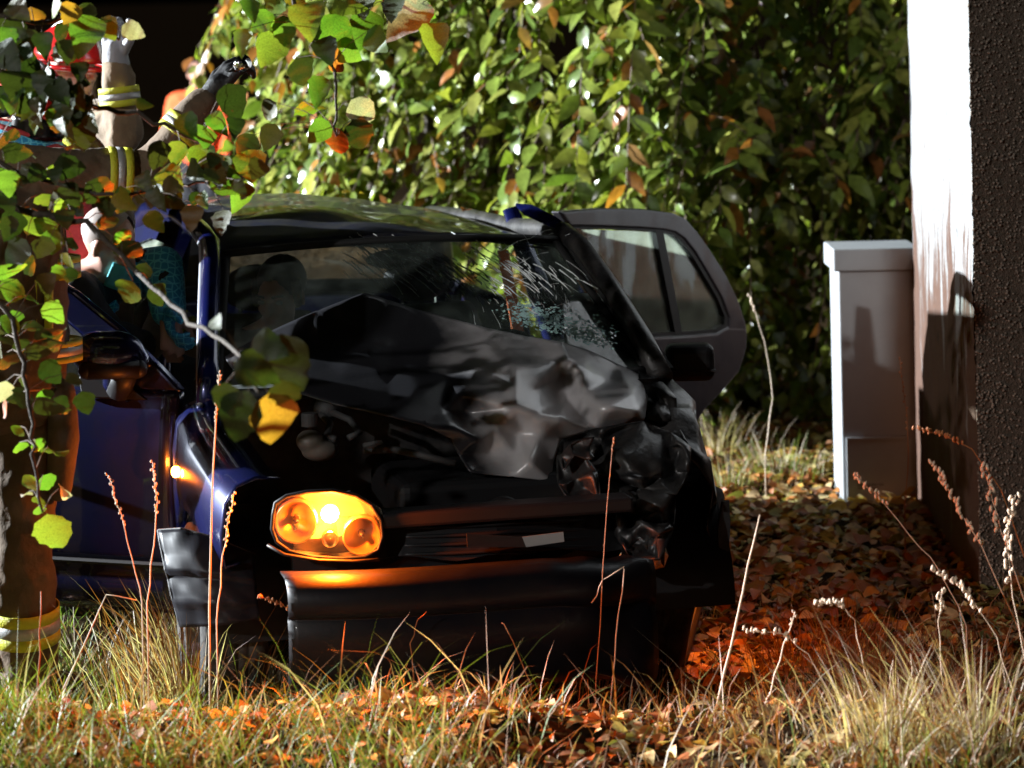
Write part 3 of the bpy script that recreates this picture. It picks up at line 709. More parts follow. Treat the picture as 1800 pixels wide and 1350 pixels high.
pl3 = bpy.data.lights.new('side_lamp', 'POINT'); pl3.energy = 10.0; pl3.color = (1.0, .2, .015); pl3.shadow_soft_size = .015
po3 = bpy.data.objects.new('side_lamp', pl3); C.objects.link(po3); po3.parent = rp2; po3.location = pr2+Vector((.05, 0, 0))

# lower body, rear
for x in (-1, 1):
    bm = bmesh.new(); box(bm, (min(x*.68, x*.80), 1.15, .2), (max(x*.68, x*.80), 3.0, .30)); o = mk('sill', bm, 'paint', car); bevel(o, .02)
    bm = bmesh.new()
    def quarter(u, v):
        s = 2.95+u*1.1; dd = .345**2-(s-3.38)**2
        bt = .30+math.sqrt(dd) if dd > 0 else .28
        z = bt+(.97-bt)*v; return Vector((x*(.835-.05*(v**3)-.10*max(0, u-.75)), s, z))
    patch(bm, quarter, 34, 8); o = mk('rear_quarter', bm, 'paint', car, smooth=True); solid(o, .006)
bm = bmesh.new(); box(bm, (-.70, 1.05, .20), (.70, 3.95, .24)); mk('floor_pan', bm, 'trim_grey', car)
bm = bmesh.new(); patch(bm, lambda u, v: Vector(((2*v-1)*(.80-.03*u), 4.12-.05*u-.14*abs(2*v-1)**3, .28+.70*u)), 10, 20); tg = mk('tailgate', bm, 'paint', car, smooth=True); solid(tg, .02)
def rw(u, v): 
    x = 2*v-1; return Vector((x*.64, 3.99, .95)).lerp(Vector((x*.53, 3.60, 1.32-.05*max(0, x+.3))), u) + Vector((0, .05, .02))*(1-x*x)
bm = bmesh.new(); patch(bm, rw, 6, 12); rwg = mk('rear_window', bm, 'windscreen_glass', tg, smooth=True)
bm = bmesh.new(); e_ = [rw(0, v/8) for v in range(9)]+[rw(u/4, 1) for u in range(1, 5)]+[rw(1, 1-v/8) for v in range(1, 9)]+[rw(1-u/4, 0) for u in range(1, 5)]
tube(bm, e_, .03, 8); mk('window_frame', bm, 'black_plastic', tg, smooth=True)
# parcel shelf low
bm = bmesh.new(); box(bm, (-.62, 3.35, .80), (.62, 3.9, .82)); mk('parcel_shelf', bm, 'seat_cloth', car)

# interior
bm = bmesh.new(); patch(bm, lambda u, v: Vector(((2*v-1)*.69, 1.10+.38*u+.0, .94-.02*u-.30*max(0, u-.75)*4*.5+.03*math.sin(v*9)*.3)), 10, 16); o = mk('dashboard', bm, 'trim_grey', car, smooth=True); solid(o, .02)
def seat(x, s):
    st = top('seat', 'x', 'x'); del st['label']; del st['category']; st.parent = car; MW[st] = CM
    bm = bmesh.new(); box(bm, (x-.25, s-.45, .36), (x+.25, s+.08, .50)); o = mk('seat_cushion', bm, 'seat_cloth', st); bevel(o, .05, 4)
    M = Matrix.Translation((x, s+.03, .46)) @ Matrix.Rotation(R(-16), 4, 'X')
    bm = bmesh.new(); patch(bm, lambda u, v: M @ Vector(((2*v-1)*interp(u, [0, .6, 1], [.25, .24, .17]), -.02-.05*abs(2*v-1)**3, u*.62)), 10, 12); o = mk('backrest', bm, 'seat_cloth', st, smooth=True); solid(o, .11); bevel(o, .03, 3)
    bm = bmesh.new(); ball(bm, M @ Vector((0, .02, .72)), (.125, .05, .085), None, 3); o = mk('headrest', bm, 'seat_cloth', st, smooth=True)
    bm = bmesh.new(); tube(bm, [M @ Vector((.06, .03, .6)), M @ Vector((.06, .03, .68))], .008, 6); mk('headrest_post', bm, 'chrome', o)
    bm = bmesh.new(); tube(bm, [M @ Vector((-.06, .03, .6)), M @ Vector((-.06, .03, .68))], .008, 6); mk('headrest_post', bm, 'chrome', o)
seat(-.36, 2.12); seat(.24, 2.16)
bm = bmesh.new(); box(bm, (-.62, 2.95, .42), (.62, 3.3, .85), Matrix.Rotation(R(0), 4, 'X')); o = mk('rear_bench', bm, 'seat_cloth', car); bevel(o, .06, 4)
for x in (-.38, .38):
    bm = bmesh.new(); ball(bm, (x, 3.28, .89), (.11, .05, .06), None, 3); mk('rear_headrest', bm, 'seat_cloth', car, smooth=True)
bm = bmesh.new(); M = Matrix.Translation((.36, 1.55, .87)) @ Matrix.Rotation(R(65), 4, 'X')
lathe(bm, [(.18+.014*math.cos(a), .014*math.sin(a)) for a in [k*math.pi/4 for k in range(9)]], 32, M); ball(bm, M @ Vector((0, 0, -.02)), .06)
for a in (0, 2.1, 4.2): tube(bm, [M @ Vector((0, 0, -.02)), M @ Vector((.175*math.cos(a), .175*math.sin(a), 0))], .012, 6)
mk('steering_wheel', bm, 'black_plastic', car, smooth=True)
# deflated airbag behind the far corner of the windscreen
def abag(u, v):
    p = L(1010+v*120-35*(1-u)*0, 515+u*130, 9.55)
    a = L(interp(v, [0, 1], [1005, 1060]), 520, 9.75).lerp(L(interp(v, [0, 1], [985, 1150]), 650, 9.30), u)
    return a + Vector((0, -1, .3))*(.05*math.sin(u*3.1)*math.sin(v*3.1)+.03*noise.noise(Vector((u*5, v*5, 2))))
bm = bmesh.new(); patch(bm, abag, 20, 16); o = mk('airbag', bm, 'airbag', car, smooth=True); solid(o, .02)
bm = bmesh.new(); prism(bm, [L(1028,560,9.58), L(1050,527,9.62), L(1075,552,9.56), L(1050,556,9.56)], Vector((0, 1, 0)), .004); mk('airbag_label', bm, 'paint', o)
# seat belt hanging in the rear
bm = bmesh.new(); pts_ = [L(884, 440, 10.6), L(895, 500, 10.58), L(905, 550, 10.52), L(915, 605, 10.45)]
for a, b in zip(pts_, pts_[1:]): prism(bm, [a+Vector((-.022, 0, 0)), a+Vector((.022, 0, 0)), b+Vector((.022, 0, 0)), b+Vector((-.022, 0, 0))], Vector((0, 1, 0)), .003)
mk('seat_belt', bm, 'belt_orange', car)
bm = bmesh.new(); ball(bm, (.02, 1.72, 1.29), (.11, .02, .035), None, 3); mk('rear_view_mirror', bm, 'black_plastic', car, smooth=True)
bm = bmesh.new(); ball(bm, (.16, 2.1, 1.33), (.06, .03, .03)); mk('roof_lamp', bm, 'trim_grey', car, smooth=True)
# pale piece between the rear headrests
bm = bmesh.new(); prism(bm, [L(686,455,11.2), L(730,455,11.25), L(728,478,11.25), L(712,510,11.2), L(700,500,11.2)], Vector((0, 1, 0)), .05); o = mk('rear_pale_piece', bm, 'airbag', car); bevel(o, .01)
# wipers
for a, b in (((420, 640), (540, 595)), ((620, 560), (760, 575))):
    bm = bmesh.new(); p0_, p1_ = wpos(*a)+wn*.04, wpos(*b)+wn*.045; tube(bm, [p0_, p0_.lerp(p1_, .5)+wn*.012, p1_], .006, 6); mk('wiper', bm, 'black_plastic', car)

# near-side front door, standing open to the left
def door_frame_strip(bm, fn, outer, inner, nrm, t): ringprism(bm, [fn(*p) for p in outer], [fn(*p) for p in inner], nrm, t, closed=False)
TH = R(55)
hin = Vector((-.815, 1.17, 0))
bdir = Vector((0, 1, 0)); odir = Vector((-1, 0, 0))
dd_ = bdir*math.cos(TH)+odir*math.sin(TH); dn = Vector((dd_.y, -dd_.x, 0)); 
if dn.y > 0: dn = -dn           # outer face looks to the front
dr = top('door', 'x', 'x'); del dr['label']; del dr['category']; dr.parent = car; MW[dr] = CM
def D(a, z, off=0.0): return hin + dd_*a + dn*off + Vector((0, 0, z))
def dpanel(u, v):
    a = u*1.12; z = .26+v*.70
    return D(a, z, .035*math.sin(min(1, v*1.05)*math.pi)**.6 - .012*math.exp(-((v-.18)/.03)**2))
bm = bmesh.new(); patch(bm, dpanel, 20, 26); o = mk('door_panel', bm, 'paint', dr, smooth=True); solid(o, .05, 1)
bm = bmesh.new(); tube(bm, [D(.01, .42, .045), D(1.1, .42, .045)], .009, 6); mk('rub_strip', bm, 'black_plastic', dr)
outer = [(-.02, .955), (.06, 1.03), (.20, 1.15), (.36, 1.265), (.52, 1.35), (.66, 1.385), (.85, 1.395), (1.08, 1.385), (1.14, 1.2), (1.14, .955)]
inner = [(.13, .955), (.17, .99), (.28, 1.085), (.42, 1.19), (.56, 1.27), (.68, 1.305), (.85, 1.315), (1.0, 1.305), (1.06, 1.2), (1.06, .955)]
inner2 = [(.155, .955), (.195, .975), (.30, 1.065), (.44, 1.168), (.57, 1.245), (.69, 1.28), (.85, 1.29), (.99, 1.28), (1.04, 1.2), (1.04, .955)]
bm = bmesh.new(); door_frame_strip(bm, D, outer, inner, -dn, .045); o = mk('window_frame', bm, 'paint', dr, smooth=False); bevel(o, .012, 3)
bm = bmesh.new(); door_frame_strip(bm, lambda a, z: D(a, z, -.004), inner, inner2, -dn, .03); mk('window_seal', bm, 'trim_grey', o)
bm = bmesh.new(); prism(bm, [D(a, z, -.018) for a, z in inner2], -dn, .004); mk('door_glass', bm, 'door_glass', dr)
bm = bmesh.new(); prism(bm, [D(.10, .93, .004), D(.33, .93, .004), D(.34, .99, .004), D(.30, 1.075, .004), D(.17, .98, .004)], dn, .012); o = mk('mirror_mount', bm, 'black_plastic', dr); bevel(o, .005)
mc = CM.inverted() @ at(192, 622, (CM @ D(.27, 1.0, .10)).y)
mr_ = top('mirror', 'x', 'x'); del mr_['label']; del mr_['category']; mr_.parent = dr; MW[mr_] = CM
bm = bmesh.new(); ball(bm, mc, (.115, .07, .075), None, 3); ball(bm, mc+Vector((-.03, 0, .005)), (.09, .07, .072), None, 3); ball(bm, mc+Vector((.05, .0, -.02)), (.08, .055, .055)); tube(bm, [mc+Vector((.03, 0, -.03)), D(.22, .97, .0)], [.045, .04], 10)
o = mk('mirror_cap', bm, 'paint', mr_, smooth=True); remesh(o, .008, 4)
bm = bmesh.new(); capsule(bm, mc+Vector((-.075, -.045, -.042)), mc+Vector((.085, -.04, -.047)), .03, .03); tube(bm, [mc+Vector((.05, -.03, -.05)), D(.2, .955, .01)], [.04, .04], 10); o = mk('mirror_base', bm, 'black_plastic', mr_, smooth=True)
bm = bmesh.new(); box(bm, (-.04, -.02, -.012), (.04, .02, .012), Matrix.Translation(D(.98, .80, .05)) @ Matrix.Rotation(TH, 4, 'Z')); mk('handle', bm, 'black_plastic', dr)
# inside trim card
bm = bmesh.new(); patch(bm, lambda u, v: D(.04+u*1.04, .28+v*.66, -.062), 4, 4); mk('trim_card', bm, 'trim_grey', dr)

# near-side rear door ajar behind it
hin3 = Vector((-.815, 2.28, 0)); d3 = Vector((0, 1, 0))*math.cos(R(6))+Vector((-1, 0, 0))*math.sin(R(6)); n3 = Vector((-1, 0, 0))
dr3 = top('door', 'x', 'x'); del dr3['label']; del dr3['category']; dr3.parent = car; MW[dr3] = CM
def D3(a, z, off=0.0): return hin3 + d3*a + n3*off + Vector((interp(z, [0, .95, 1.4], [0, 0, .20]), 0, z))
bm = bmesh.new(); patch(bm, lambda u, v: D3(u*.78, .28+v*.68, .03*math.sin(v*math.pi)**.6), 8, 12); o = mk('door_panel', bm, 'paint', dr3, smooth=True); solid(o, .05, 1)
o3 = [(0, .955), (.01, 1.38), (.4, 1.385), (.68, 1.33), (.82, .955)]; i3 = [(.05, .955), (.06, 1.31), (.4, 1.315), (.62, 1.27), (.74, .955)]
bm = bmesh.new(); ringprism(bm, [D3(*p) for p in o3], [D3(*p) for p in i3], -n3, .04, False); mk('window_frame', bm, 'paint', dr3)
bm = bmesh.new(); prism(bm, [D3(a, z, -.015) for a, z in i3], -n3, .004); mk('door_glass', bm, 'door_glass', dr3)

# far-side front door, closed, with its mirror
dr4 = top('door', 'x', 'x'); del dr4['label']; del dr4['category']; dr4.parent = car; MW[dr4] = CM
bm = bmesh.new(); patch(bm, lambda u, v: Vector((.80+.035*math.sin(v*math.pi)**.6+.02*noise.noise(Vector((u*4, v*4, 0))), 1.18+u*1.1, .28+v*.68)), 12, 14); o = mk('door_panel', bm, 'paint_dusty', dr4, smooth=True); solid(o, .05, -1)
o4 = [(1.10, .955), (1.30, 1.10), (1.55, 1.25), (1.80, 1.345), (2.0, 1.36), (2.26, 1.36), (2.30, .955)]; i4 = [(1.25, .955), (1.36, 1.05), (1.6, 1.19), (1.83, 1.285), (2.0, 1.30), (2.20, 1.30), (2.22, .955)]
def D4(s, z): return Vector((interp(z, [.95, 1.38], [.80, .64]), s, z))
bm = bmesh.new(); ringprism(bm, [D4(*p) for p in o4], [D4(*p) for p in i4], Vector((-1, 0, 0)), .03, False); mk('window_frame', bm, 'black_plastic', dr4)
bm = bmesh.new(); prism(bm, [D4(*p)-Vector((.012, 0, 0)) for p in i4], Vector((-1, 0, 0)), .004); mk('door_glass', bm, 'door_glass', dr4)
mY = 9.55
m4 = top('mirror', 'x', 'x'); del m4['label']; del m4['category']; m4.parent = dr4; MW[m4] = CM
ma, mb_ = at(1170, 604, mY), at(1254, 668, mY)
bm = bmesh.new(); box(bm, (-.083, -.05, -.062), (.083, .05, .062), Matrix.Translation(CM.inverted() @ ((ma+mb_)/2)) @ Matrix.Rotation(-YAW, 4, 'Z'))
o = mk('mirror_cap', bm, 'black_plastic', m4); bevel(o, .03, 4)
bm = bmesh.new(); box(bm, (-.085, -.052, -.028), (.085, .045, -.022), Matrix.Translation(CM.inverted() @ ((ma+mb_)/2)) @ Matrix.Rotation(-YAW, 4, 'Z')); mk('mirror_groove', bm, 'trim_grey', m4)
bm = bmesh.new(); tube(bm, [CM.inverted() @ at(1185, 655, mY), CM.inverted() @ at(1140, 664, mY-.1)], [.03, .03], 8); mk('mirror_base', bm, 'black_plastic', m4)

# far-side rear door, swung wide open
dH = Vector((.27, 10.3, 0)); dv = Vector((.57, .82, 0)).normalized(); dN = Vector((dv.y, -dv.x, 0))
if dN.y > 0: dN = -dN
dr2 = top('door', 'x', 'x'); del dr2['label']; del dr2['category']; dr2.parent = car; MW[dr2] = CM
def onplane(px, py, off=0.0):
    d = at(px, py, 1.0)-Vector((0, 0, H)); P0 = dH+dN*off
    t = (P0-Vector((0, 0, H))).dot(dN)/d.dot(dN); return Vector((0, 0, H))+d*t
po_ = [(985,372),(1060,366),(1130,367),(1185,374),(1207,384),(1228,408),(1252,442),(1278,484),(1300,530),(1314,575),(1314,612),(1300,655),(1270,690)]
pi_ = [(1002,398),(1060,399),(1120,401),(1165,404),(1186,408),(1203,420),(1222,444),(1245,482),(1268,522),(1281,558),(1280,574),(1262,584),(1220,588)]
pi2 = [(1008,402),(1060,403),(1120,405),(1163,408),(1182,412),(1197,424),(1216,448),(1239,486),(1261,524),(1274,556),(1273,570),(1258,579),(1220,582)]
bm = bmesh.new(); ringprism(bm, [onplane(*p) for p in po_], [onplane(*p) for p in pi_], -dN, .05, False); o = mk('window_frame', bm, 'paint_dusty', dr2, True); bevel(o, .012, 3)
bm = bmesh.new(); ringprism(bm, [onplane(*p, -.006) for p in pi_+[(1140,592),(1010,598)]], [onplane(*p, -.006) for p in pi2+[(1140,586),(1012,592)]], -dN, .03, False); mk('window_seal', bm, 'rubber', o, True)
low = [(985,598),(1140,592),(1220,588),(1262,584),(1281,574),(1314,575),(1314,612),(1300,655),(1270,690),(1240,722),(1215,760),(1195,830),(1185,900),(985,930)]
bm = bmesh.new(); prism(bm, [onplane(*p, .001) for p in low], -dN, .055); o = mk('door_panel', bm, 'paint_dusty', dr2, True); bevel(o, .012, 3)
bm = bmesh.new(); prism(bm, [onplane(1152,405,-.005), onplane(1166,406,-.005), onplane(1200,588,-.005), onplane(1188,590,-.005)], -dN, .03); mk('window_divider', bm, 'rubber', dr2, True)
bm = bmesh.new(); prism(bm, [onplane(*p, -.02) for p in [(1008,402),(1153,407),(1190,588),(1012,594)]], -dN, .004); mk('door_glass', bm, 'door_glass', dr2, True)
bm = bmesh.new(); prism(bm, [onplane(*p, -.02) for p in [(1164,408),(1182,412),(1197,424),(1216,448),(1239,486),(1261,524),(1274,556),(1273,570),(1258,579),(1198,586)]], -dN, .004); mk('quarter_glass', bm, 'door_glass', dr2, True)

# ------------------------------------------------------------------ people
def band(bm, a, b, t0, t1, ra, rb, n=20, sy=1.0):
    a, b = Vector(a), Vector(b); pts = [a.lerp(b, t0+(t1-t0)*k/2) for k in range(3)]
    tube(bm, pts, [(ra+(rb-ra)*(t0+(t1-t0)*k/2)) for k in range(3)], n, caps=False)
def bands(parent, a, b, t, width, ra, rb):
    """yellow-silver-yellow reflective tape round a limb at parameter t"""
    ln = (Vector(b)-Vector(a)).length; w_ = width/ln/3
    for i, m_ in enumerate(('band_yellow', 'band_silver', 'band_yellow')):
        bm = bmesh.new(); band(bm, a, b, t+(i-1.5)*w_, t+(i-.5)*w_, ra, rb)
        o = mk('reflective_band', bm, m_, parent, True, True); solid(o, .003, 0)
def hand(bm, wrist, dr_, nrm, curl=.5, spread=.08, sc_=1.0):
    d = Vector(dr_).normalized(); n = Vector(nrm); n = (n-d*n.dot(d)).normalized(); s = d.cross(n)
    wv = Vector(wrist)
    def P(a, b, c): return wv+(d*a+s*b+n*c)*sc_
    capsule(bm, P(-.02, 0, 0), P(.03, 0, 0), .030*sc_, .034*sc_)
    for b in (-.026, -.009, .009, .026): capsule(bm, P(.02, b*.8, 0), P(.085, b, 0), .017*sc_, .0145*sc_)
    for k, (b, ln) in enumerate(zip((-.03, -.010, .011, .031), (.065, .082, .088, .078))):
        p = P(.09, b, 0); ang = 0
        for j, (f, r_) in enumerate(zip((.45, .32, .25), (.0125, .011, .0095))):
            ang += curl*(.9 if j else .6)
            q_ = p+((d*math.cos(ang)+n*math.sin(ang))+s*spread*(k-1.5))*(ln*f*sc_)
            capsule(bm, p, q_, r_*sc_, r_*.9*sc_, 8); p = q_
    p = P(.025, .032, .005)
    for j, (r_, ln) in enumerate(((.0165, .042), (.0135, .034), (.0115, .026))):
        a_ = .75-.25*j; q_ = p+(d*math.cos(a_)+s*math.sin(a_)*.9+n*(.25+.25*j*curl))*(ln*sc_)
        capsule(bm, p, q_, r_*sc_, r_*.9*sc_, 8); p = q_
def head(bm, c, fwd, up=(0, 0, 1)):
    f = Vector(fwd).normalized(); u = Vector(up); u = (u-f*u.dot(f)).normalized(); s = f.cross(u)
    M3 = Matrix((s, f, u)).transposed().to_4x4(); c = Vector(c)
    def P(a, b, d): return c+s*a+f*b+u*d
    ball(bm, P(0, -.01, .03), (.075, .095, .09), M3); ball(bm, P(0, .03, -.05), (.056, .062, .07), M3)
    ball(bm, P(0, .06, -.095), (.03, .028, .022), M3)
    capsule(bm, P(0, .088, .012), P(0, .112, -.028), .010, .015, 8); ball(bm, P(0, .075, .03), (.055, .02, .012), M3)
    for k in (-1, 1): ball(bm, P(k*.077, -.005, -.01), (.012, .022, .034), M3); ball(bm, P(k*.036, .07, -.025), (.02, .018, .02), M3)
    ball(bm, P(0, .088, -.066), (.024, .012, .008), M3); ball(bm, P(0, .085, -.078), (.02, .012, .007), M3)
    return P, M3
def face_bits(parent, P, M3):
    for k in (-1, 1):
        bm = bmesh.new(); ball(bm, P(k*.034, .082, .004), (.013, .008, .008), M3); mk('eye', bm, 'plate', parent, True, True)
        bm = bmesh.new(); capsule(bm, P(k*.018, .092, .026), P(k*.05, .080, .027), .005, .004, 8); mk('eyebrow', bm, 'hair_brown', parent, True, True)
fold_tex = bpy.data.textures.new('cloth_folds', 'CLOUDS'); fold_tex.noise_scale = .11; fold_tex.noise_depth = 2
def folds(o, k=.035):
    d = o.modifiers.new('f', 'DISPLACE'); d.texture = fold_tex; d.strength = k; d.mid_level = .5; d.texture_coords = 'LOCAL'
def person(label, base, J, jacket, trousers, group=None, fwd=(1, 0, 0), jr=(.20, .15), bare=False):
    """one continuous body under the jacket and the trousers; J holds joints in world coordinates"""
    t = top('person', label, 'person', base, 0, group)
    b = bmesh.new()
    P, M3 = head(b, J['head'], fwd)
    capsule(b, J['head']-Vector((0, 0, .05)), J['neck'], .052, .06)
    capsule(b, J['neck'], J['chest'], .07, .12); capsule(b, J['chest'], J['pelvis'], .12, .12)
    for s in 'LR':
        capsule(b, J['neck'], J['sh'+s], .06, .058); capsule(b, J['sh'+s], J['el'+s], .05, .04); capsule(b, J['el'+s], J['wr'+s], .04, .028)
        capsule(b, J['pelvis'], J['hip'+s], .10, .085); capsule(b, J['hip'+s], J['kn'+s], .082, .055); capsule(b, J['kn'+s], J['an'+s], .055, .04)
        capsule(b, J['an'+s], J['an'+s]+Vector(fwd)*.17-Vector((0, 0, .04)), .045, .035)
        if bare: hand(b, J['wr'+s], J['wr'+s]-J['el'+s], (0, 0, -1), .4)
    o = mk('body', b, 'skin', t, True, True); remesh(o, .011, 4)
    face_bits(t, P, M3)
    b = bmesh.new()
    cw, cdp = jr
    for k, (pa, pb_) in enumerate(((J['chest'], J['pelvis']),)):
        sd = (J['shR']-J['shL']); sd.z = 0; sd = sd.normalized() if sd.length > .05 else Vector((0, 1, 0))
        for f_ in (-1, -.5, 0, .5, 1):
            capsule(b, J['chest']+sd*f_*(cw-cdp*.75), J['pelvis']+sd*f_*(cw-cdp*.8)-Vector((0, 0, .10)), cdp, cdp*1.02)
    capsule(b, J['neck']-Vector((0, 0, .02)), J['chest'], .085, cdp)
    for s in 'LR':
        capsule(b, J['neck']-Vector((0, 0, .05)), J['sh'+s], .08, .088); capsule(b, J['sh'+s], J['el'+s], .088, .072); capsule(b, J['el'+s], J['wr'+s]*.88+J['el'+s]*.12, .072, .056)
        m_ = (J['sh'+s]+J['el'+s])/2
        for q_ in range(5):
            tt = .15+.17*q_; c_ = J['sh'+s].lerp(J['el'+s], tt); ball(b, c_+Vector((rnd.uniform(-.01, .01), rnd.uniform(-.01, .01), rnd.uniform(-.014, .008))), .082-.01*tt)
    o = mk('jacket', b, jacket, t, True, True); remesh(o, .012, 3); folds(o)
    b = bmesh.new()
    for s in 'LR':
        capsule(b, J['pelvis'], J['hip'+s], .15, .125); capsule(b, J['hip'+s], J['kn'+s], .125, .098); capsule(b, J['kn'+s], J['an'+s]+Vector((0, 0, .05)), .098, .098)
    o = mk('trousers', b, trousers, t, True, True); remesh(o, .013, 3); folds(o, .045)
    for s in 'LR':
        b = bmesh.new(); capsule(b, J['an'+s]+Vector((0, 0, .12)), J['an'+s], .068, .06); capsule(b, J['an'+s]-Vector((0, 0, .02)), J['an'+s]+Vector(fwd)*.18-Vector((0, 0, .045)), .056, .045)
        o = mk('boot', b, 'rubber', t, True, True); remesh(o, .012, 2)
    return t, P, M3
def V(*a): return Vector(a)
def helmet(t, P, M3, m='helmet_red', vis=True):
    b = bmesh.new(); res = bmesh.ops.create_uvsphere(b, u_segments=28, v_segments=16, radius=1)
    bmesh.ops.delete(b, geom=[v for v in b.verts if v.co.z < -.12], context='VERTS')
    c = P(0, -.005, .03); bmesh.ops.transform(b, matrix=Matrix.Translation(c) @ M3 @ Matrix.Diagonal((.125, .15, .135, 1)), verts=b.verts)
    h = mk('helmet', b, m, t, True, True); solid(h, .008)
    b = bmesh.new(); tube(b, [c + M3.to_3x3() @ Vector((.128*math.cos(a), .153*math.sin(a)+.01*(math.sin(a) > 0), -.02)) for a in [k*math.pi/14 for k in range(29)]], .010, 8); mk('helmet_rim', b, m, h, True, True)
    b = bmesh.new(); tube(b, [c + M3.to_3x3() @ Vector((0, .155*math.cos(a), .14*math.sin(a))) for a in [.1+k*math.pi/12 for k in range(12)]], .012, 8); mk('crest', b, 'band_silver', h, True, True)
    if vis:
        b = bmesh.new(); patch(b, lambda u, v: c + M3.to_3x3() @ Vector((.12*math.cos(.35+v*2.44), .15*math.sin(.35+v*2.44)+.015, -.03-.075*u)), 4, 14); o = mk('visor', b, 'torch_black', h, True, True); solid(o, .003)

# near firefighter at the left edge, arm stretched out over the roof
g0 = V(-1.66, 8.82, gz(-1.66, 8.82))
Y0 = 8.82
J = dict(head=at(-75, 165, Y0), neck=at(-62, 262, Y0), chest=at(-45, 400, Y0), pelvis=at(-40, 620, Y0),
 shR=at(40, 305, Y0-.06), elR=at(255, 308, Y0+.05), wrR=at(372, 165, Y0+.12), shL=at(-150, 320, Y0+.1), elL=at(-190, 470, Y0+.1), wrL=at(-110, 560, Y0-.1),
 hipL=at(-95, 690, Y0+.06), hipR=at(35, 690, Y0-.02), knL=at(-95, 930, Y0+.05), knR=at(38, 930, Y0-.08), anL=V(-1.78, 8.95, .09), anR=V(-1.545, 8.82, .09))
t, P, M3 = person('firefighter in brown turnout gear stretching one arm over the car roof', g0, J, 'bunker_shaded', 'bunker_shaded', 'firefighters at the car', fwd=(.9, .4, 0), jr=(.26, .17))
helmet(t, P, M3, 'helmet_red')
bands(t, J['shR'], J['elR'], .78, .075, .095, .083); bands(t, J['elR'], J['wrR'], .55, .06, .075, .067)
bands(t, J['knR'], J['anR'], .62, .11, .105, .105); bands(t, J['knL'], J['anL'], .62, .11, .105, .105)
def torso_band(t, z, hgt, m_, c, rx, ry):
    b = bmesh.new(); rg = []
    for zz in (z-hgt/2, z+hgt/2): rg.append([b.verts.new((c.x+rx*math.cos(k*math.pi/20), c.y+ry*math.sin(k*math.pi/20), zz)) for k in range(40)])
    for k in range(40): b.faces.new((rg[0][k], rg[0][(k+1) % 40], rg[1][(k+1) % 40], rg[1][k]))
    o = mk('reflective_band', b, m_, t, True, True); solid(o, .004, 0)
for z_ in (at(60, 470, Y0).z, at(60, 615, Y0).z):
    cc = J['chest'].lerp(J['pelvis'], .5)
    torso_band(t, z_+.024, .018, 'band_yellow', cc, .325, .19); torso_band(t, z_, .026, 'band_silver', cc, .325, .19); torso_band(t, z_-.024, .018, 'band_yellow', cc, .325, .19)
for pxs in (25, 52, 78):
    b = bmesh.new(); prism(b, [at(pxs, 492, Y0-.185), at(pxs+13, 492, Y0-.185), at(pxs+13, 594, Y0-.185), at(pxs, 594, Y0-.185)], V(0, 1, 0), .03); mk('reflective_band', b, 'band_yellow', t, True)
b = bmesh.new(); hand(b, J['wrR'], J['wrR']-J['elR'], (.4, .6, -.6), .9, .03, 1.15); o = mk('glove', b, 'glove_black', t, True, True); remesh(o, .005, 2)
b = bmesh.new(); hand(b, J['wrL'], J['wrL']-J['elL'], (0, -1, -.3), .5, .05, 1.1); o = mk('glove', b, 'glove_black', t, True, True); remesh(o, .006, 2)
b = bmesh.new(); capsule(b, at(108, 690, Y0-.1), at(112, 770, Y0-.12), .045, .05); capsule(b, at(112, 770, Y0-.12), at(104, 860, Y0-.1), .05, .04); o = mk('cargo_pocket', b, 'bunker_shaded', t, True, True); remesh(o, .01, 2)
# torch in that hand
tp = J['wrR']+(J['wrR']-J['elR']).normalized()*.085
tq = top('torch', 'small black torch held in the outstretched gloved hand', 'torch', tp)
b = bmesh.new(); ax = V(.55, -.55, .35).normalized(); tube(b, [tp-ax*.07, tp+ax*.05], .016, 14); mk('barrel', b, 'torch_black', tq, True, True)
b = bmesh.new(); tube(b, [tp+ax*.045, tp+ax*.06, tp+ax*.09], [.016, .024, .026], 14); mk('lamp_head', b, 'chrome', tq, True, True)

# person in red helmet and red jacket with blue honeycomb tape
Y1 = 9.9
J = dict(head=at(48, 190, Y1), neck=at(40, 270, Y1), chest=at(30, 390, Y1), pelvis=at(10, 640, Y1), shL=at(-45, 300, Y1+.1), shR=at(105, 300, Y1-.1), elL=at(-70, 440, Y1), wrL=at(10, 520, Y1-.2), elR=at(135, 420, Y1-.15), wrR=at(170, 500, Y1-.25),
 hipL=at(-25, 680, Y1+.05), hipR=at(60, 680, Y1), knL=at(-25, 870, Y1), knR=at(60, 870, Y1), anL=V(-1.86, 9.95, .2), anR=V(-1.70, 9.9, .2))
t, P, M3 = person('rescuer in a red helmet and a red jacket with blue honeycomb collar', V(-1.78, 9.92, gz(-1.78, 9.92)), J, 'jacket_red', 'dark_cloth', None, fwd=(.75, -.65, -.25))
helmet(t, P, M3, 'helmet_red')
b = bmesh.new(); tube(b, [J['neck']+V(.10*math.cos(a), .10*math.sin(a), .045-.03*math.cos(a)) for a in [k*math.pi/10 for k in range(21)]], .045, 10); o = mk('collar', b, 'honeycomb_blue', t, True, True)
b = bmesh.new(); tube(b, [J['neck']+V(.13*math.cos(a), .13*math.sin(a), .085-.04*math.cos(a)) for a in [k*math.pi/10 for k in range(21)]], .010, 8); mk('collar_piping', b, 'jacket_red', o, True, True)
b = bmesh.new(); hand(b, J['wrR'], J['wrR']-J['elR'], (0, -1, 0), .5); o = mk('glove', b, 'honeycomb_blue', t, True, True); remesh(o, .007, 2)
b = bmesh.new(); hand(b, J['wrL'], J['wrL']-J['elL'], (0, -1, 0), .5); o = mk('glove', b, 'honeycomb_blue', t, True, True); remesh(o, .007, 2)

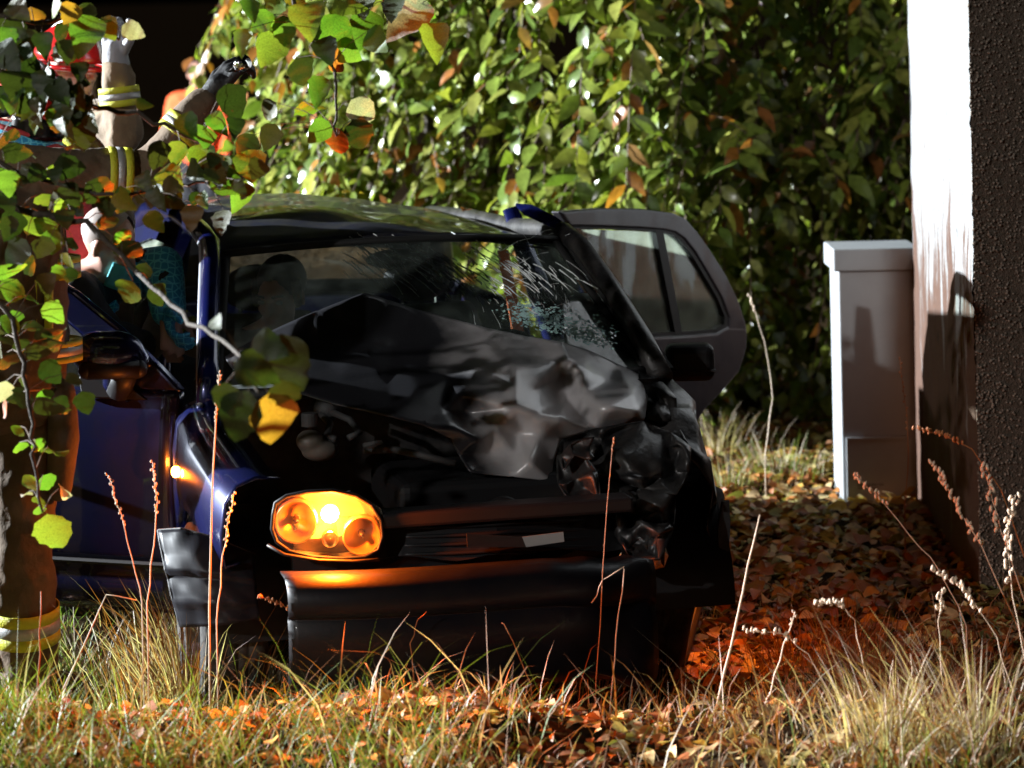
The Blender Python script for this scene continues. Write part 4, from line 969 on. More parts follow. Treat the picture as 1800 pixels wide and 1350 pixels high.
# firefighter with raised forearm
Y2 = 10.25
J = dict(head=at(128, 120, Y2+.05), neck=at(118, 195, Y2), chest=at(125, 300, Y2), pelvis=at(130, 520, Y2), shR=at(176, 215, Y2-.05), elR=at(218, 240, Y2-.22), wrR=at(203, 105, Y2-.22), shL=at(45, 225, Y2+.1), elL=at(20, 350, Y2), wrL=at(60, 440, Y2-.1),
 hipL=at(95, 580, Y2), hipR=at(165, 580, Y2), knL=at(95, 760, Y2), knR=at(165, 760, Y2), anL=V(-1.64, 10.3, .2), anR=V(-1.50, 10.25, .2))
t, P, M3 = person('firefighter in tan turnout coat raising a grey gloved fist', V(-1.57, 10.28, gz(-1.57, 10.28)), J, 'bunker_tan', 'bunker_tan', 'firefighters at the car', fwd=(.8, -.6, -.1))
helmet(t, P, M3, 'helmet_red', False)
bands(t, J['elR'], J['wrR'], .52, .07, .077, .068); bands(t, J['shR'].lerp(J['chest'], .2), J['chest'].lerp(J['shR'], .2), .4, .09, .17, .175)
b = bmesh.new(); capsule(b, J['elR'].lerp(J['wrR'], .93), J['elR'].lerp(J['wrR'], 1.08), .05, .045); hand(b, J['wrR'], V(-.05, 0, 1), (-.3, -1, 0), 1.25, .0, 1.2); o = mk('glove', b, 'glove_grey', t, True, True); remesh(o, .006, 2)
b = bmesh.new(); hand(b, J['wrL'], J['wrL']-J['elL'], (0, -1, 0), .5); o = mk('glove', b, 'glove_grey', t, True, True); remesh(o, .007, 2)

# helper stooping in the open door, face mask, blue honeycomb sleeve
Y3 = 9.55
J = dict(head=at(190, 432, Y3), neck=at(150, 490, Y3+.05), chest=at(105, 580, Y3+.1), pelvis=at(20, 740, Y3+.2), shR=at(205, 490, Y3+.14), elR=at(285, 470, Y3+.10), wrR=at(296, 545, Y3-.02), shL=at(130, 525, Y3-.12), elL=at(190, 600, Y3-.08), wrL=at(262, 610, Y3+.1),
 hipL=at(5, 790, Y3+.1), hipR=at(20, 790, Y3+.35), knL=at(60, 930, Y3+.1), knR=at(70, 920, Y3+.35), anL=V(-1.62, 9.65, .2), anR=V(-1.60, 9.9, .2))
t, P, M3 = person('stooping helper with teal face mask and blue honeycomb sleeve in the open door', V(-1.6, 9.78, gz(-1.6, 9.78)), J, 'dark_cloth', 'dark_cloth', None, fwd=(.9, -.25, -.45), bare=True)
b = bmesh.new(); ball(b, P(0, -.02, .045), (.08, .095, .085), M3, 3); bmesh.ops.delete(b, geom=[v for v in b.verts if (v.co-P(0, 0, 0)).dot(M3.to_3x3() @ V(0, 1, 0)) > .045], context='VERTS'); mk('hair', b, 'hair_grey', t, True, True)
b = bmesh.new(); patch(b, lambda u, v: P(.062*math.cos(.2+v*2.74), .045+.075*math.sin(.2+v*2.74), -.025-.085*u), 6, 14); o = mk('face_mask', b, 'mask_teal', t, True, True); solid(o, .004)
b = bmesh.new(); capsule(b, J['shR'].lerp(J['elR'], .35), J['elR'], .086, .076); capsule(b, J['elR'], J['wrR'], .076, .062); o = mk('sleeve', b, 'honeycomb_blue', t, True, True); remesh(o, .01, 3)
b = bmesh.new(); hand(b, J['wrR'], J['wrR']-J['elR'], (1, -.2, 0), .7, .05, 1.12); o = mk('glove', b, 'honeycomb_blue', t, True, True); remesh(o, .006, 2)
# tan sleeve of the helper reaching into the car
b = bmesh.new(); capsule(b, at(290, 560, Y3+.35), at(345, 600, Y3+.30), .065, .06); capsule(b, at(262, 610, Y3+.1), at(290, 560, Y3+.35), .05, .06); o = mk('cuff', b, 'bunker_tan', t, True, True); remesh(o, .01, 3)
bands(t, at(290, 560, Y3+.35), at(345, 600, Y3+.30), .5, .075, .068, .064)

# occupant behind the windscreen
def W(x, y, z): return CM @ V(x, y, z)
J = dict(head=W(-.36, 1.86, 1.17), neck=W(-.37, 1.93, 1.04), chest=W(-.37, 1.96, .90), pelvis=W(-.37, 1.85, .55), shL=W(-.54, 1.93, .97), shR=W(-.19, 1.95, .97), elL=W(-.60, 1.78, .74), wrL=W(-.50, 1.58, .72), elR=W(-.14, 1.78, .74), wrR=W(-.25, 1.56, .72),
 hipL=W(-.46, 1.8, .53), hipR=W(-.27, 1.8, .53), knL=W(-.46, 1.42, .56), knR=W(-.27, 1.42, .56), anL=W(-.46, 1.22, .31), anR=W(-.27, 1.22, .31))
b_ = W(-.37, 1.8, .5)
t, P, M3 = person('occupant in dark clothing sitting in the car behind the windscreen', b_, J, 'brown_cloth', 'dark_cloth', None, fwd=(-.35, -.9, -.25), bare=True)
b = bmesh.new(); ball(b, P(0, -.025, .045), (.084, .098, .09), M3, 3); bmesh.ops.delete(b, geom=[v for v in b.verts if (v.co-P(0, 0, 0)).dot(M3.to_3x3() @ V(0, 1, 0)) > .085], context='VERTS'); mk('hair', b, 'hair_brown', t, True, True)
b = bmesh.new(); capsule(b, P(-.075, .02, .05), P(-.078, .03, -.02), .02, .012); capsule(b, P(.075, .02, .05), P(.078, .03, -.02), .02, .012); mk('side_hair', b, 'hair_brown', t, True, True)

# far person in an orange vest
Y5 = 26.0; zb = gz(-2.9, Y5)
c5 = at(346, 130, Y5); x5 = c5.x; k5 = (c5.z-zb)/1.66
def S(dx, dy, z): return V(x5+dx, Y5+dy, zb+z*k5)
J = dict(head=S(0, 0, 1.66), neck=S(0, 0, 1.50), chest=S(0, .02, 1.32), pelvis=S(0, .02, 1.0), shL=S(-.19, 0, 1.42), shR=S(.19, 0, 1.42), elL=S(-.28, .02, 1.16), wrL=S(-.26, -.1, .92), elR=S(.28, .02, 1.16), wrR=S(.26, -.1, .92), hipL=S(-.1, 0, .92), hipR=S(.1, 0, .92), knL=S(-.1, -.02, .5), knR=S(.1, 0, .5), anL=S(-.1, 0, .09), anR=S(.1, 0, .09))
t, P, M3 = person('person in an orange hi-vis vest standing far back in the dark', V(x5, Y5, zb), J, 'vest_orange', 'dark_cloth', None, fwd=(0, -1, 0), bare=True)
b = bmesh.new(); ball(b, P(0, -.02, .04), (.085, .098, .09), M3, 3); bmesh.ops.delete(b, geom=[v for v in b.verts if (v.co-P(0, 0, 0)).dot(M3.to_3x3() @ V(0, 1, 0)) > .05], context='VERTS'); mk('hair', b, 'hair_brown', t, True, True)
for s in (-.1, .1):
    b = bmesh.new(); tube(b, [S(s*1.1, -.17, 1.40), S(s, -.2, 1.2), S(s, -.19, .95)], .02, 6); mk('reflective_band', b, 'band_silver', t, True)

# weathered post far back
pb_ = at(166, 170, 17.0); 
bm = bmesh.new(); zb = gz(pb_.x, 17.0); tube(bm, [(pb_.x, 17, zb-.1), (pb_.x-.01, 17, 1.2), (pb_.x-.03, 17, 2.15)], [.05, .045, .04], 9)
o = mk('post', bm, 'post_wood', None, smooth=True); tag(o, 'weathered wooden post standing in the dark behind the firefighters', 'post')

# ------------------------------------------------------------------ leaves
def leafmesh(name, m, n=9, wdt=.42, fold=.22, bend=.25, serr=.03, seed=0, tipk=1.0):
    """a folded, bent blade one unit long: base at the origin, tip at +y"""
    r_ = random.Random(seed); vs = []; fs = []
    def wd(t): return wdt*math.sin(math.pi*t**.72)**.8*(1-.25*t) if 0 < t < 1 else 0
    for i in range(n+1):
        t = i/n; z = -bend*t*t + .03*r_.uniform(-1, 1)
        h = wd(t)*(1+(serr*r_.uniform(-1.6, 1.6) if 0 < i < n else 0))
        vs += [(0, t, z), (-h, t+.02*r_.uniform(-1, 1), z+fold*h+.03*r_.uniform(-1, 1)), (h, t+.02*r_.uniform(-1, 1), z+fold*h+.03*r_.uniform(-1, 1))]
    for i in range(n):
        a, b = 3*i, 3*i+3
        if i == 0: fs += [(a, b, b+1), (a, b+2, b)]
        elif i == n-1: fs += [(a, b, a+1), (a, a+2, b)]
        else: fs += [(a, b, b+1, a+1), (a, a+2, b+2, b)]
    me = bpy.data.meshes.new(name); me.from_pydata(vs, [], fs); me.materials.append(MATS[m]); me.validate()
    me.polygons.foreach_set('use_smooth', [True]*len(me.polygons))
    return me
def orient(p, d, nrm, size):
    y = Vector(d).normalized(); z = Vector(nrm); z = (z-y*z.dot(y)); z = z.normalized() if z.length > 1e-4 else y.orthogonal().normalized(); x = y.cross(z)
    M = Matrix((x*size, y*size, z*size)).transposed().to_4x4(); M.translation = p; return M
def put(name, me, M, parent):
    o = bpy.data.objects.new(name, me); C.objects.link(o); o.parent = parent
    o.matrix_local = (MW[parent].inverted() @ M) if parent in MW else M
    return o

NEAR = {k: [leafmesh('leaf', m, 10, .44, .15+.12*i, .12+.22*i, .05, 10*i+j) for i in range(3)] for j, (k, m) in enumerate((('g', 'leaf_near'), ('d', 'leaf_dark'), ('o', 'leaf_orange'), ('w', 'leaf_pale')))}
tree = top('leafy_tree', 'aspen-like tree whose sparse round-leaved twigs hang in front of the firefighters', 'tree', (-2.3, 6.7, gz(-2.3, 6.7)))
bm = bmesh.new(); tube(bm, [(-2.3, 6.7, -.1), (-2.28, 6.7, .8), (-2.2, 6.72, 1.8), (-2.15, 6.75, 2.8), (-2.1, 6.8, 4.0)], [.13, .11, .10, .085, .06], 12); mk('trunk', bm, 'bark', tree, True, True)
limbs = [
 ([(-2.2, 6.75, 1.75)], [(-60,330,7.2),(60,378,7.2),(150,392,7.2),(232,468,7.1),(300,540,6.9),(375,588,6.6),(430,630,6.3),(455,690,6.1)], .009),
 ([(-2.15, 6.75, 2.3)], [(-60,110,7.3),(60,150,7.3),(170,188,7.3),(245,203,7.3),(330,240,7.35),(420,292,7.4),(450,310,7.4)], .008),
 ([(-2.1, 6.8, 3.3), (-1.2, 7.2, 3.0)], [(470,-150,7.6),(525,40,7.6),(560,90,7.6),(590,130,7.6),(590,180,7.6),(592,240,7.6)], .007),
 ([(-2.1, 6.8, 3.5), (-.9, 7.3, 3.2)], [(640,-160,7.7),(660,-20,7.7),(690,10,7.7),(740,30,7.7),(765,60,7.7)], .006),
 ([(-2.2, 6.75, 1.6)], [(-60,480,7.2),(20,560,7.15),(40,640,7.15),(50,730,7.1),(60,800,7.1),(75,900,7.1)], .007),
 ([(-2.12, 6.8, 2.9)], [(-40,20,7.3),(60,40,7.3),(120,30,7.3),(180,60,7.3),(210,70,7.3)], .007),
 ([(-2.2, 6.75, 1.9)], [(-60,250,7.2),(30,300,7.2),(120,330,7.2),(220,345,7.2),(300,330,7.3),(360,320,7.35)], .007)]
LB = []
for base, pth, r0 in limbs:
    pts = [Vector(b) for b in base]+[at(*p) for p in pth]
    fine = []
    for a, b in zip(pts, pts[1:]):
        for k in range(4): fine.append(a.lerp(b, k/4)+Vector((rnd.gauss(0, .004), rnd.gauss(0, .004), rnd.gauss(0, .004))))
    fine.append(pts[-1]); n_ = len(fine)
    bm = bmesh.new(); tube(bm, fine, [r0*(1.9 if i < 4*len(base) else 1)*(1-.75*i/n_)+.0012 for i in range(n_)], 7); mk('branch', bm, 'bark', tree, True, True)
    LB += [(p, pth[0][2]) for p in fine[4*len(base):]]
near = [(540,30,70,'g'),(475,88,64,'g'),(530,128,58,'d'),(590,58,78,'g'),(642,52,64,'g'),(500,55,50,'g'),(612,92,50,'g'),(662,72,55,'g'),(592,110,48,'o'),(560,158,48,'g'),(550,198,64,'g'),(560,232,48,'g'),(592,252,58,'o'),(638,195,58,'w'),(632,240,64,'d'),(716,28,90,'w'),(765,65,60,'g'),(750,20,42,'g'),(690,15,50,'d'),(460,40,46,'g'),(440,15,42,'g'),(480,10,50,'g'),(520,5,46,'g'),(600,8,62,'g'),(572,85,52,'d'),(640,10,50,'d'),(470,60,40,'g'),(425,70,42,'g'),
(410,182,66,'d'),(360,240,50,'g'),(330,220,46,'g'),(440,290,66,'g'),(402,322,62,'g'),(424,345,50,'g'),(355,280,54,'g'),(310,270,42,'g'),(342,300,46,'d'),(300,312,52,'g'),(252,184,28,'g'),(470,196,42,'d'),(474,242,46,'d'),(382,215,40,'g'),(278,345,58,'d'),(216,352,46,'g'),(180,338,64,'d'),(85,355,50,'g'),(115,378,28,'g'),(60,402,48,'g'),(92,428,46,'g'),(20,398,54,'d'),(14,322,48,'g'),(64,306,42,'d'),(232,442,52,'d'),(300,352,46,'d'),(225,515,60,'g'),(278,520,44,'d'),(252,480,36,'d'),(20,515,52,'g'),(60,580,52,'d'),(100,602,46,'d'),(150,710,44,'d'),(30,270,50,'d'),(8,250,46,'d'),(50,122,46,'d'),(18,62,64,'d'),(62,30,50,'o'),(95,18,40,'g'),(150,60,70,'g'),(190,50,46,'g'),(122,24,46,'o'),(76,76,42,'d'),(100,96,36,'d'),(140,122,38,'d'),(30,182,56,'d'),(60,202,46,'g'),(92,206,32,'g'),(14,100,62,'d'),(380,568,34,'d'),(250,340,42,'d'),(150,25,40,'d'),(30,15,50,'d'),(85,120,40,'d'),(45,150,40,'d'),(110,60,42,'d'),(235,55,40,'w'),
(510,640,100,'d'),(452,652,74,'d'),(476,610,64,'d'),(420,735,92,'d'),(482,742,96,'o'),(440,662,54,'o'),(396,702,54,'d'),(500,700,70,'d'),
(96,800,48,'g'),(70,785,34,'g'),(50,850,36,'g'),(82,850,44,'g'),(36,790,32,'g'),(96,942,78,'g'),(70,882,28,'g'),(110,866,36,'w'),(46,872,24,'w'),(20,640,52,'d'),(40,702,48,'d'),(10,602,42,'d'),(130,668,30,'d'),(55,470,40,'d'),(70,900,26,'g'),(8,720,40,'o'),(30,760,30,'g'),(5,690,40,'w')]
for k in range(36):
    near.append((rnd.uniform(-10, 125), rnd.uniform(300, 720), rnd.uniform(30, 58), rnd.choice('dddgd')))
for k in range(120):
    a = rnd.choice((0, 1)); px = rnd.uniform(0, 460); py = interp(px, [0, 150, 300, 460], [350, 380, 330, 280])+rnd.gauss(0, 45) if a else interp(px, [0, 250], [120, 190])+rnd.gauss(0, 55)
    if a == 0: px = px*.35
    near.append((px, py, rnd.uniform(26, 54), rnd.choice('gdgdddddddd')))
tw = bmesh.new()
for (px, py, sz, kd) in near:
    Yl = 7.25
    if px > 430 and py < 280: Yl = 7.6
    if px > 370 and py > 540: Yl = 6.15
    c = at(px, py, Yl+rnd.uniform(-.12, .12)); size = sz/F*c.y*1.12
    bp, _ = min(LB, key=lambda q: (q[0]-c).length)
    away = (c-bp); away = away.normalized() if away.length > .01 else Vector((0, 0, -1))
    d = (Vector((rnd.gauss(0, .5), rnd.gauss(0, .25), -1))+away*.9).normalized()
    nrm = Vector((rnd.gauss(0, .35), -1, rnd.gauss(.1, .4)))
    p0_ = c-d*size*.5
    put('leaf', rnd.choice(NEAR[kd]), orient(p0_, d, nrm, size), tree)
    mid = (bp+p0_)/2+Vector((0, 0, .01)); tube(tw, [bp, mid, p0_], [.0016, .0012, .0008], 5)
mk('twigs', tw, 'twig', tree, True)['kind'] = 'stuff'

# shrubs behind: drooping sprays of leaves
def shrub(label, name, a0, a1, z1, nspray, nobj, seed, mask, density=1.0, dark=False):
    r_ = random.Random(seed); base = (a0+a1)/2
    t = top(name, label, 'shrub', (base.x, base.y+.5, gz(base.x, base.y+.5)))
    bm = bmesh.new()
    for k in range(5):
        q_ = a0.lerp(a1, .1+.2*k)+Vector((0, .55, 0)); rt = Vector((base.x+(k-2)*.12, base.y+.6, gz(base.x, base.y+.6)-.05))
        tube(bm, [rt, rt.lerp(q_, .4)+Vector((0, .1, z1*.35)), q_+Vector((0, 0, z1*.75)), q_+Vector((r_.uniform(-.3, .3), -.2, z1))], [.045, .035, .02, .006], 7)
    mk('trunk', bm, 'bark', t, True, True)
    along = (a1-a0).normalized(); out = Vector((along.y, -along.x, 0))
    if out.y > 0: out = -out
    leaves = []; st = bmesh.new()
    for k in range(nspray):
        u = r_.random(); z = r_.uniform(.12, z1); dep = r_.expovariate(2.6)
        bul = .34*noise.noise(Vector((u*5+seed, z*1.6, 0)))+.15*noise.noise(Vector((u*14+seed, z*4, 5)))
        p = a0.lerp(a1, u)-out*(dep-bul*1.6); p.z = z+gz(p.x, p.y)
        if not mask(p): continue
        d = (out*r_.uniform(.2, 1.0)+along*r_.gauss(-.15, .5)+Vector((0, 0, r_.uniform(-.9, .1)))).normalized()
        ln = r_.uniform(.22, .5)*(2.2 if r_.random() < .12 and dep < .25 else 1)
        if ln > .55: d = (d+Vector((0, 0, -1.4))+out*.2).normalized(); p = p+out*.15
        n_ = int(ln/.042); pts = []
        sgn = r_.choice((-1, 1)); hue = r_.random(); lsz = r_.choice((.075, .10, .12, .14, .16))
        for j in range(n_+1):
            tt = j/n_; pts.append(p+d*ln*tt+Vector((0, 0, -.35*ln*tt*tt)))
        if dep < .8: tube(st, pts[::2] if len(pts) > 4 else pts, [.0035*(1-.6*i/len(pts)) for i in range(len(pts[::2] if len(pts) > 4 else pts))], 4, caps=False)
        side = d.cross(Vector((0, 0, 1))).normalized()
        for j in range(1, n_+1):
            sgn = -sgn
            ld_ = (d*.55+side*sgn*.8+Vector((0, 0, -.45))+Vector((r_.gauss(0, .3), r_.gauss(0, .3), r_.gauss(0, .3)))).normalized()
            nr = (Vector((0, 0, 1))*.7+out*.6+Vector((r_.gauss(0, .5), r_.gauss(0, .5), r_.gauss(0, .4))))
            leaves.append((pts[j], ld_, nr, lsz*r_.uniform(.75, 1.2), dep, hue))
    leaves.sort(key=lambda q: q[4])
    ms = [leafmesh('leaf', 'leaf_shrub', 5, .26, .2, .2, .0, 40+i) for i in range(3)]
    front = leaves[:]; pick = set(range(0, min(len(leaves), nobj*2), 2))
    pick = set(list(pick)[:nobj])
    V_, F_, Cc = [], [], []
    T0 = leafmesh('tmp', 'leaf_shrub', 4, .26, .2, .2, .0, 77); tv = np.array([v.co[:] for v in T0.vertices]); tf = [tuple(pg.vertices) for pg in T0.polygons]
    cols = [(.15, .20, .035), (.21, .26, .045), (.10, .15, .03), (.27, .28, .06), (.20, .22, .05)]
    inv = MW[t].inverted()
    for i, (p, d, nr, sz, dep, hue) in enumerate(leaves):
        M = orient(p, d, nr, sz)
        if i in pick: put('leaf', r_.choice(ms), M, t); continue
        Mi = np.array(inv @ M); w_ = tv @ Mi[:3, :3].T + Mi[:3, 3]; o_ = len(V_)
        V_.extend(map(tuple, w_)); F_.extend([tuple(x+o_ for x in f) for f in tf])
        x = r_.random()
        if x < (.04 if hue > .14 else .4): c_ = r_.choice([(.26, .10, .03), (.22, .12, .04), (.34, .14, .03)])
        else: c_ = r_.choice(cols)
        f_ = r_.uniform(.75, 1.2); Cc.extend([(c_[0]*f_, c_[1]*f_, c_[2]*f_, 1)]*len(tv))
    me = bpy.data.meshes.new('foliage'); me.from_pydata(V_, [], F_); ca = me.color_attributes.new('col', 'FLOAT_COLOR', 'POINT')
    ca.data.foreach_set('color', np.array(Cc, dtype=np.float32).ravel())
    o = link('foliage', me, 'foliage_mass', t, True); o['kind'] = 'stuff'
    mk('twigs', st, 'twig', t, True)['kind'] = 'stuff'
    return t
def edge_mask(p):
    # left outline of the foliage, uneven
    q_ = Vector((p.x, p.y, p.z-H)); px = PX+q_.x/q_.y*F; py = PY-q_.z/q_.y*F
    lim = interp(py, [-300, 0, 60, 140, 220, 300, 400, 700], [430, 440, 455, 480, 500, 470, 440, 420])+60*noise.noise(Vector((py*.012, 3, 0)))
    return px > lim
shrub('big shrub with drooping pale green leaves behind the car roof', 'leafy_shrub', Vector((-1.75, 15.2, 0)), Vector((.85, 13.4, 0)), 3.0, 1100, 280, 5, edge_mask)
shrub('darker shrub with browning leaves between the open door and the pier', 'leafy_shrub', Vector((.55, 14.9, 0)), Vector((3.2, 14.0, 0)), 3.0, 1000, 280, 9, lambda p: True)

sv = Vector((sdir.x, sdir.y, 0)).normalized(); sp = Vector((sv.y, -sv.x, 0)); bc = Vector((.0, 8.1, 0))-sv*4.2
shrub('added tall bush out of view on the left, shading the near firefighter', 'leafy_shrub', bc-sp*3.0, bc-sp*1.3, 2.3, 650, 0, 17, lambda p: p.x < -.19*p.y-.15)  # bush added outside the frame to keep light off the near firefighter

# ------------------------------------------------------------------ grass and litter
gr = np.random.default_rng(12)
def blades(items, name, label=None):
    """items: x, y, height, lean dx, dy, width, colour; each blade a bent three-step ribbon"""
    Vv, Ff, Cc = [], [], []
    for (x, y, h, lx, ly, wd_, c_, kk) in items:
        z = gz(x, y)-.01; a = gr.uniform(0, math.pi); sx, sy = math.cos(a)*wd_, math.sin(a)*wd_
        o_ = len(Vv)
        for t in (0, .4, .75):
            b_ = t**1.6; zz = h*(t-kk*t*t*t)
            Vv += [(x+lx*b_-sx*(1-t*.6), y+ly*b_-sy*(1-t*.6), z+zz), (x+lx*b_+sx*(1-t*.6), y+ly*b_+sy*(1-t*.6), z+zz)]
        Vv.append((x+lx, y+ly, z+h*(1-kk)))
        Ff += [(o_, o_+1, o_+3, o_+2), (o_+2, o_+3, o_+5, o_+4), (o_+4, o_+5, o_+6)]
        Cc += [(*c_, 1)]*7
    me = bpy.data.meshes.new(name); me.from_pydata(Vv, [], Ff); ca = me.color_attributes.new('col', 'FLOAT_COLOR', 'POINT')
    ca.data.foreach_set('color', np.array(Cc, dtype=np.float32).ravel())
    o = link(name, me, 'grass_mass', None, True); o['kind'] = 'stuff'; return o
GREEN = [(.12, .19, .03), (.16, .23, .04), (.24, .28, .08), (.09, .14, .025)]
STRAW = [(.52, .43, .30), (.44, .34, .23), (.60, .52, .40), (.36, .25, .15)]
RUST = [(.28, .11, .03), (.22, .09, .03), (.30, .14, .05)]
def pickc(l): 
    c_ = l[gr.integers(len(l))]; f = gr.uniform(.75, 1.2); return tuple(v*f for v in c_)
items = []
for k in range(42000):
    y = 6.75+gr.random()**1.2*3.6; x = gr.uniform(-.215, .215)*y
    lx_, ly_, _ = (CM.inverted() @ Vector((x, y, 0)))
    under = (-.86 < lx_ < .86 and ly_ > .12)
    if under and gr.random() < .93: continue
    cl = noise.noise(Vector((x*1.3, y*1.3, 4)))
    if y > 9.2 and gr.random() < .6: continue
    thin = .40+.55*max(0, min(1, (-.05-x)/.9)) if y < 8.3 else 1
    if gr.random() > thin*(.12+1.0*max(0, min(1, .5+1.6*noise.noise(Vector((x*2.6, y*2.6, 11)))))): continue
    left = max(0, min(1, (0.3-x)/1.2))
    pg = .10+.62*left+.4*cl
    h = (gr.uniform(.04, .12) if gr.random() < .88 else gr.uniform(.12, .26))*(1+.7*cl)*(1.2 if y < 8.1 else .85)
    c_ = pickc(GREEN) if gr.random() < pg else (pickc(RUST) if gr.random() < .45 else pickc(STRAW))
    s = gr.uniform(.3, 1.1); a = gr.uniform(0, 2*math.pi)
    items.append((x, y, h, math.cos(a)*h*s, math.sin(a)*h*s, gr.uniform(.0012, .0032), c_, gr.uniform(0, .5)))
blades(items, 'grass')
items = []
def tussock(px, py, n, sp, h0, h1, cols, lean=(0, 0), wdt=(.001, .0026)):
    c = gat(px, py)
    for k in range(n):
        a = gr.uniform(0, 2*math.pi); r_ = abs(gr.normal(0, sp)); x, y = c.x+r_*math.cos(a), c.y+r_*math.sin(a)*.7
        h = gr.uniform(h0, h1); s = gr.uniform(.15, .75)
        items.append((x, y, h, math.cos(a)*h*s+lean[0]*h, math.sin(a)*h*s+lean[1]*h, gr.uniform(*wdt), pickc(cols), gr.uniform(0, .35)))
tussock(330, 1290, 260, .10, .22, .50, STRAW+RUST, wdt=(.0014, .003))
tussock(240, 1290, 160, .12, .12, .36, STRAW+RUST+GREEN)
tussock(440, 1290, 160, .12, .12, .40, STRAW+RUST+GREEN)
tussock(640, 1300, 200, .2, .1, .3, STRAW+RUST+GREEN)
tussock(840, 1300, 200, .2, .1, .28, STRAW+RUST+GREEN)
tussock(1040, 1310, 140, .2, .1, .26, STRAW+RUST+GREEN)
tussock(340, 1225, 420, .10, .16, .46, STRAW+RUST, wdt=(.0014, .003))
tussock(260, 1220, 240, .11, .12, .34, STRAW+RUST)
tussock(430, 1230, 220, .09, .10, .34, STRAW+GREEN)
tussock(560, 1230, 160, .14, .08, .26, STRAW+RUST+GREEN)
tussock(880, 1230, 200, .2, .06, .22, RUST+STRAW+GREEN)
tussock(1150, 1230, 160, .2, .06, .2, RUST+[(.05, .04, .02)])
tussock(140, 1190, 110, .10, .08, .26, STRAW+GREEN)
tussock(1620, 1335, 420, .11, .14, .36, STRAW, wdt=(.0014, .0032))
tussock(1560, 1345, 260, .12, .10, .30, STRAW)
tussock(1440, 1300, 200, .16, .08, .24, RUST+STRAW)
tussock(1250, 1330, 200, .18, .06, .2, GREEN+STRAW+RUST)
tussock(1720, 1345, 200, .12, .15, .40, STRAW)
tussock(1480, 1150, 300, .16, .06, .22, RUST)
tussock(1400, 1190, 260, .16, .06, .22, RUST)
tussock(1560, 1200, 260, .16, .06, .22, RUST)
tussock(1280, 860, 200, .2, .06, .22, STRAW+RUST+GREEN)
tussock(1380, 830, 220, .25, .06, .2, STRAW+GREEN)
tussock(1260, 800, 120, .12, .1, .30, STRAW)
tussock(1050, 1260, 90, .1, .08, .26, STRAW+RUST)
tussock(740, 1240, 120, .16, .06, .22, STRAW+RUST)
tussock(230, 1090, 120, .14, .05, .16, RUST+[(.05, .04, .03)])
tussock(30, 1200, 150, .12, .08, .26, GREEN+STRAW)
tussock(100, 1260, 150, .15, .08, .2, GREEN)
tussock(1330, 1320, 60, .1, .06, .2, GREEN)
blades(items, 'dry_grass')
# leaf litter
T0 = leafmesh('tmp2', 'litter_mass', 4, .42, .3, .35, .0, 78); tv = np.array([v.co[:] for v in T0.vertices]); tf = [tuple(pg.vertices) for pg in T0.polygons]
V_, F_, Cc = [], [], []
LIT = [(.36, .12, .03), (.44, .17, .04), (.30, .10, .03), (.58, .36, .08), (.46, .32, .16), (.24, .11, .05), (.24, .22, .07), (.66, .52, .24)]
for k in range(13000):
    q_ = gr.random()
    if q_ < .74: y = gr.uniform(9.0, 14.5); x = gr.uniform(.35, .2*y+.4)
    else: y = gr.uniform(6.8, 9.0); x = gr.uniform(-.21, .21)*y
    lx_, ly_, _ = (CM.inverted() @ Vector((x, y, 0)))
    if -.8 < lx_ < .8 and ly_ > .2 and gr.random() < .8: continue
    sz = gr.uniform(.03, .085)*(.8 if y < 8 else 1); a = gr.uniform(0, 6.28)
    M = orient(Vector((x, y, gz(x, y)+.008+gr.random()*.03)), Vector((math.cos(a), math.sin(a), gr.normal(0, .25))), Vector((gr.normal(0, .4), gr.normal(0, .4), 1)), sz)
    Mi = np.array(M); w_ = tv @ Mi[:3, :3].T + Mi[:3, 3]; o_ = len(V_)
    V_.extend(map(tuple, w_)); F_.extend([tuple(i+o_ for i in f) for f in tf]); c_ = pickc(LIT); Cc.extend([(*c_, 1)]*len(tv))
me = bpy.data.meshes.new('leaf_litter'); me.from_pydata(V_, [], F_); ca = me.color_attributes.new('col', 'FLOAT_COLOR', 'POINT')
ca.data.foreach_set('color', np.array(Cc, dtype=np.float32).ravel()); o = link('leaf_litter', me, 'litter_mass', None, True); o['kind'] = 'stuff'

# single fallen leaves that stand out
ml = [leafmesh('fallen_leaf', 'leaf_yellow', 8, .44, .2, .3, .05, 91), leafmesh('fallen_leaf', 'leaf_orange', 8, .44, .25, .4, .05, 92)]
def fallen(px, py, sz, kind, label, z=None, group=None, up=(0, -.5, 1), Y=None):
    p = at(px, py, Y) if Y else gat(px, py, .03)
    a = rnd.uniform(0, 6.28); M = orient(p, (math.cos(a), math.sin(a)*.6, .25), up, sz)
    o = bpy.data.objects.new('fallen_leaf', ml[kind]); C.objects.link(o); o.matrix_world = M; tag(o, label, 'leaf', group); return o
o = fallen(395, 1210, .085, 0, 'bright yellow leaf upright at the foot of the dry grass tuft', up=(.2, -1, .3))
for px, py in ((1385, 955), (1415, 958), (1350, 975), (1460, 985), (1500, 960), (1550, 945), (1440, 1010), (1340, 1040), (1500, 1035), (1560, 1000), (1395, 1035), (1605, 985)):
    fallen(px, py, rnd.uniform(.08, .11), 1, 'orange fallen leaf on the shaded litter before the pier', group='orange leaves before the pier')
for px, py in ((500, 1290), (800, 1270), (610, 1250), (940, 1300), (120, 1310), (860, 1245)):
    fallen(px, py, rnd.uniform(.06, .09), rnd.choice((0, 1)), 'autumn leaf caught in the grass in front of the car', group='leaves in the front grass')
for px, py in ((1500, 880), (1560, 884), (1530, 890), (1490, 893)):
    fallen(px, py, rnd.uniform(.08, .11), 0, 'yellow leaf lying against the foot of the grey cabinet', group='yellow leaves at the cabinet')
RY = 10.2
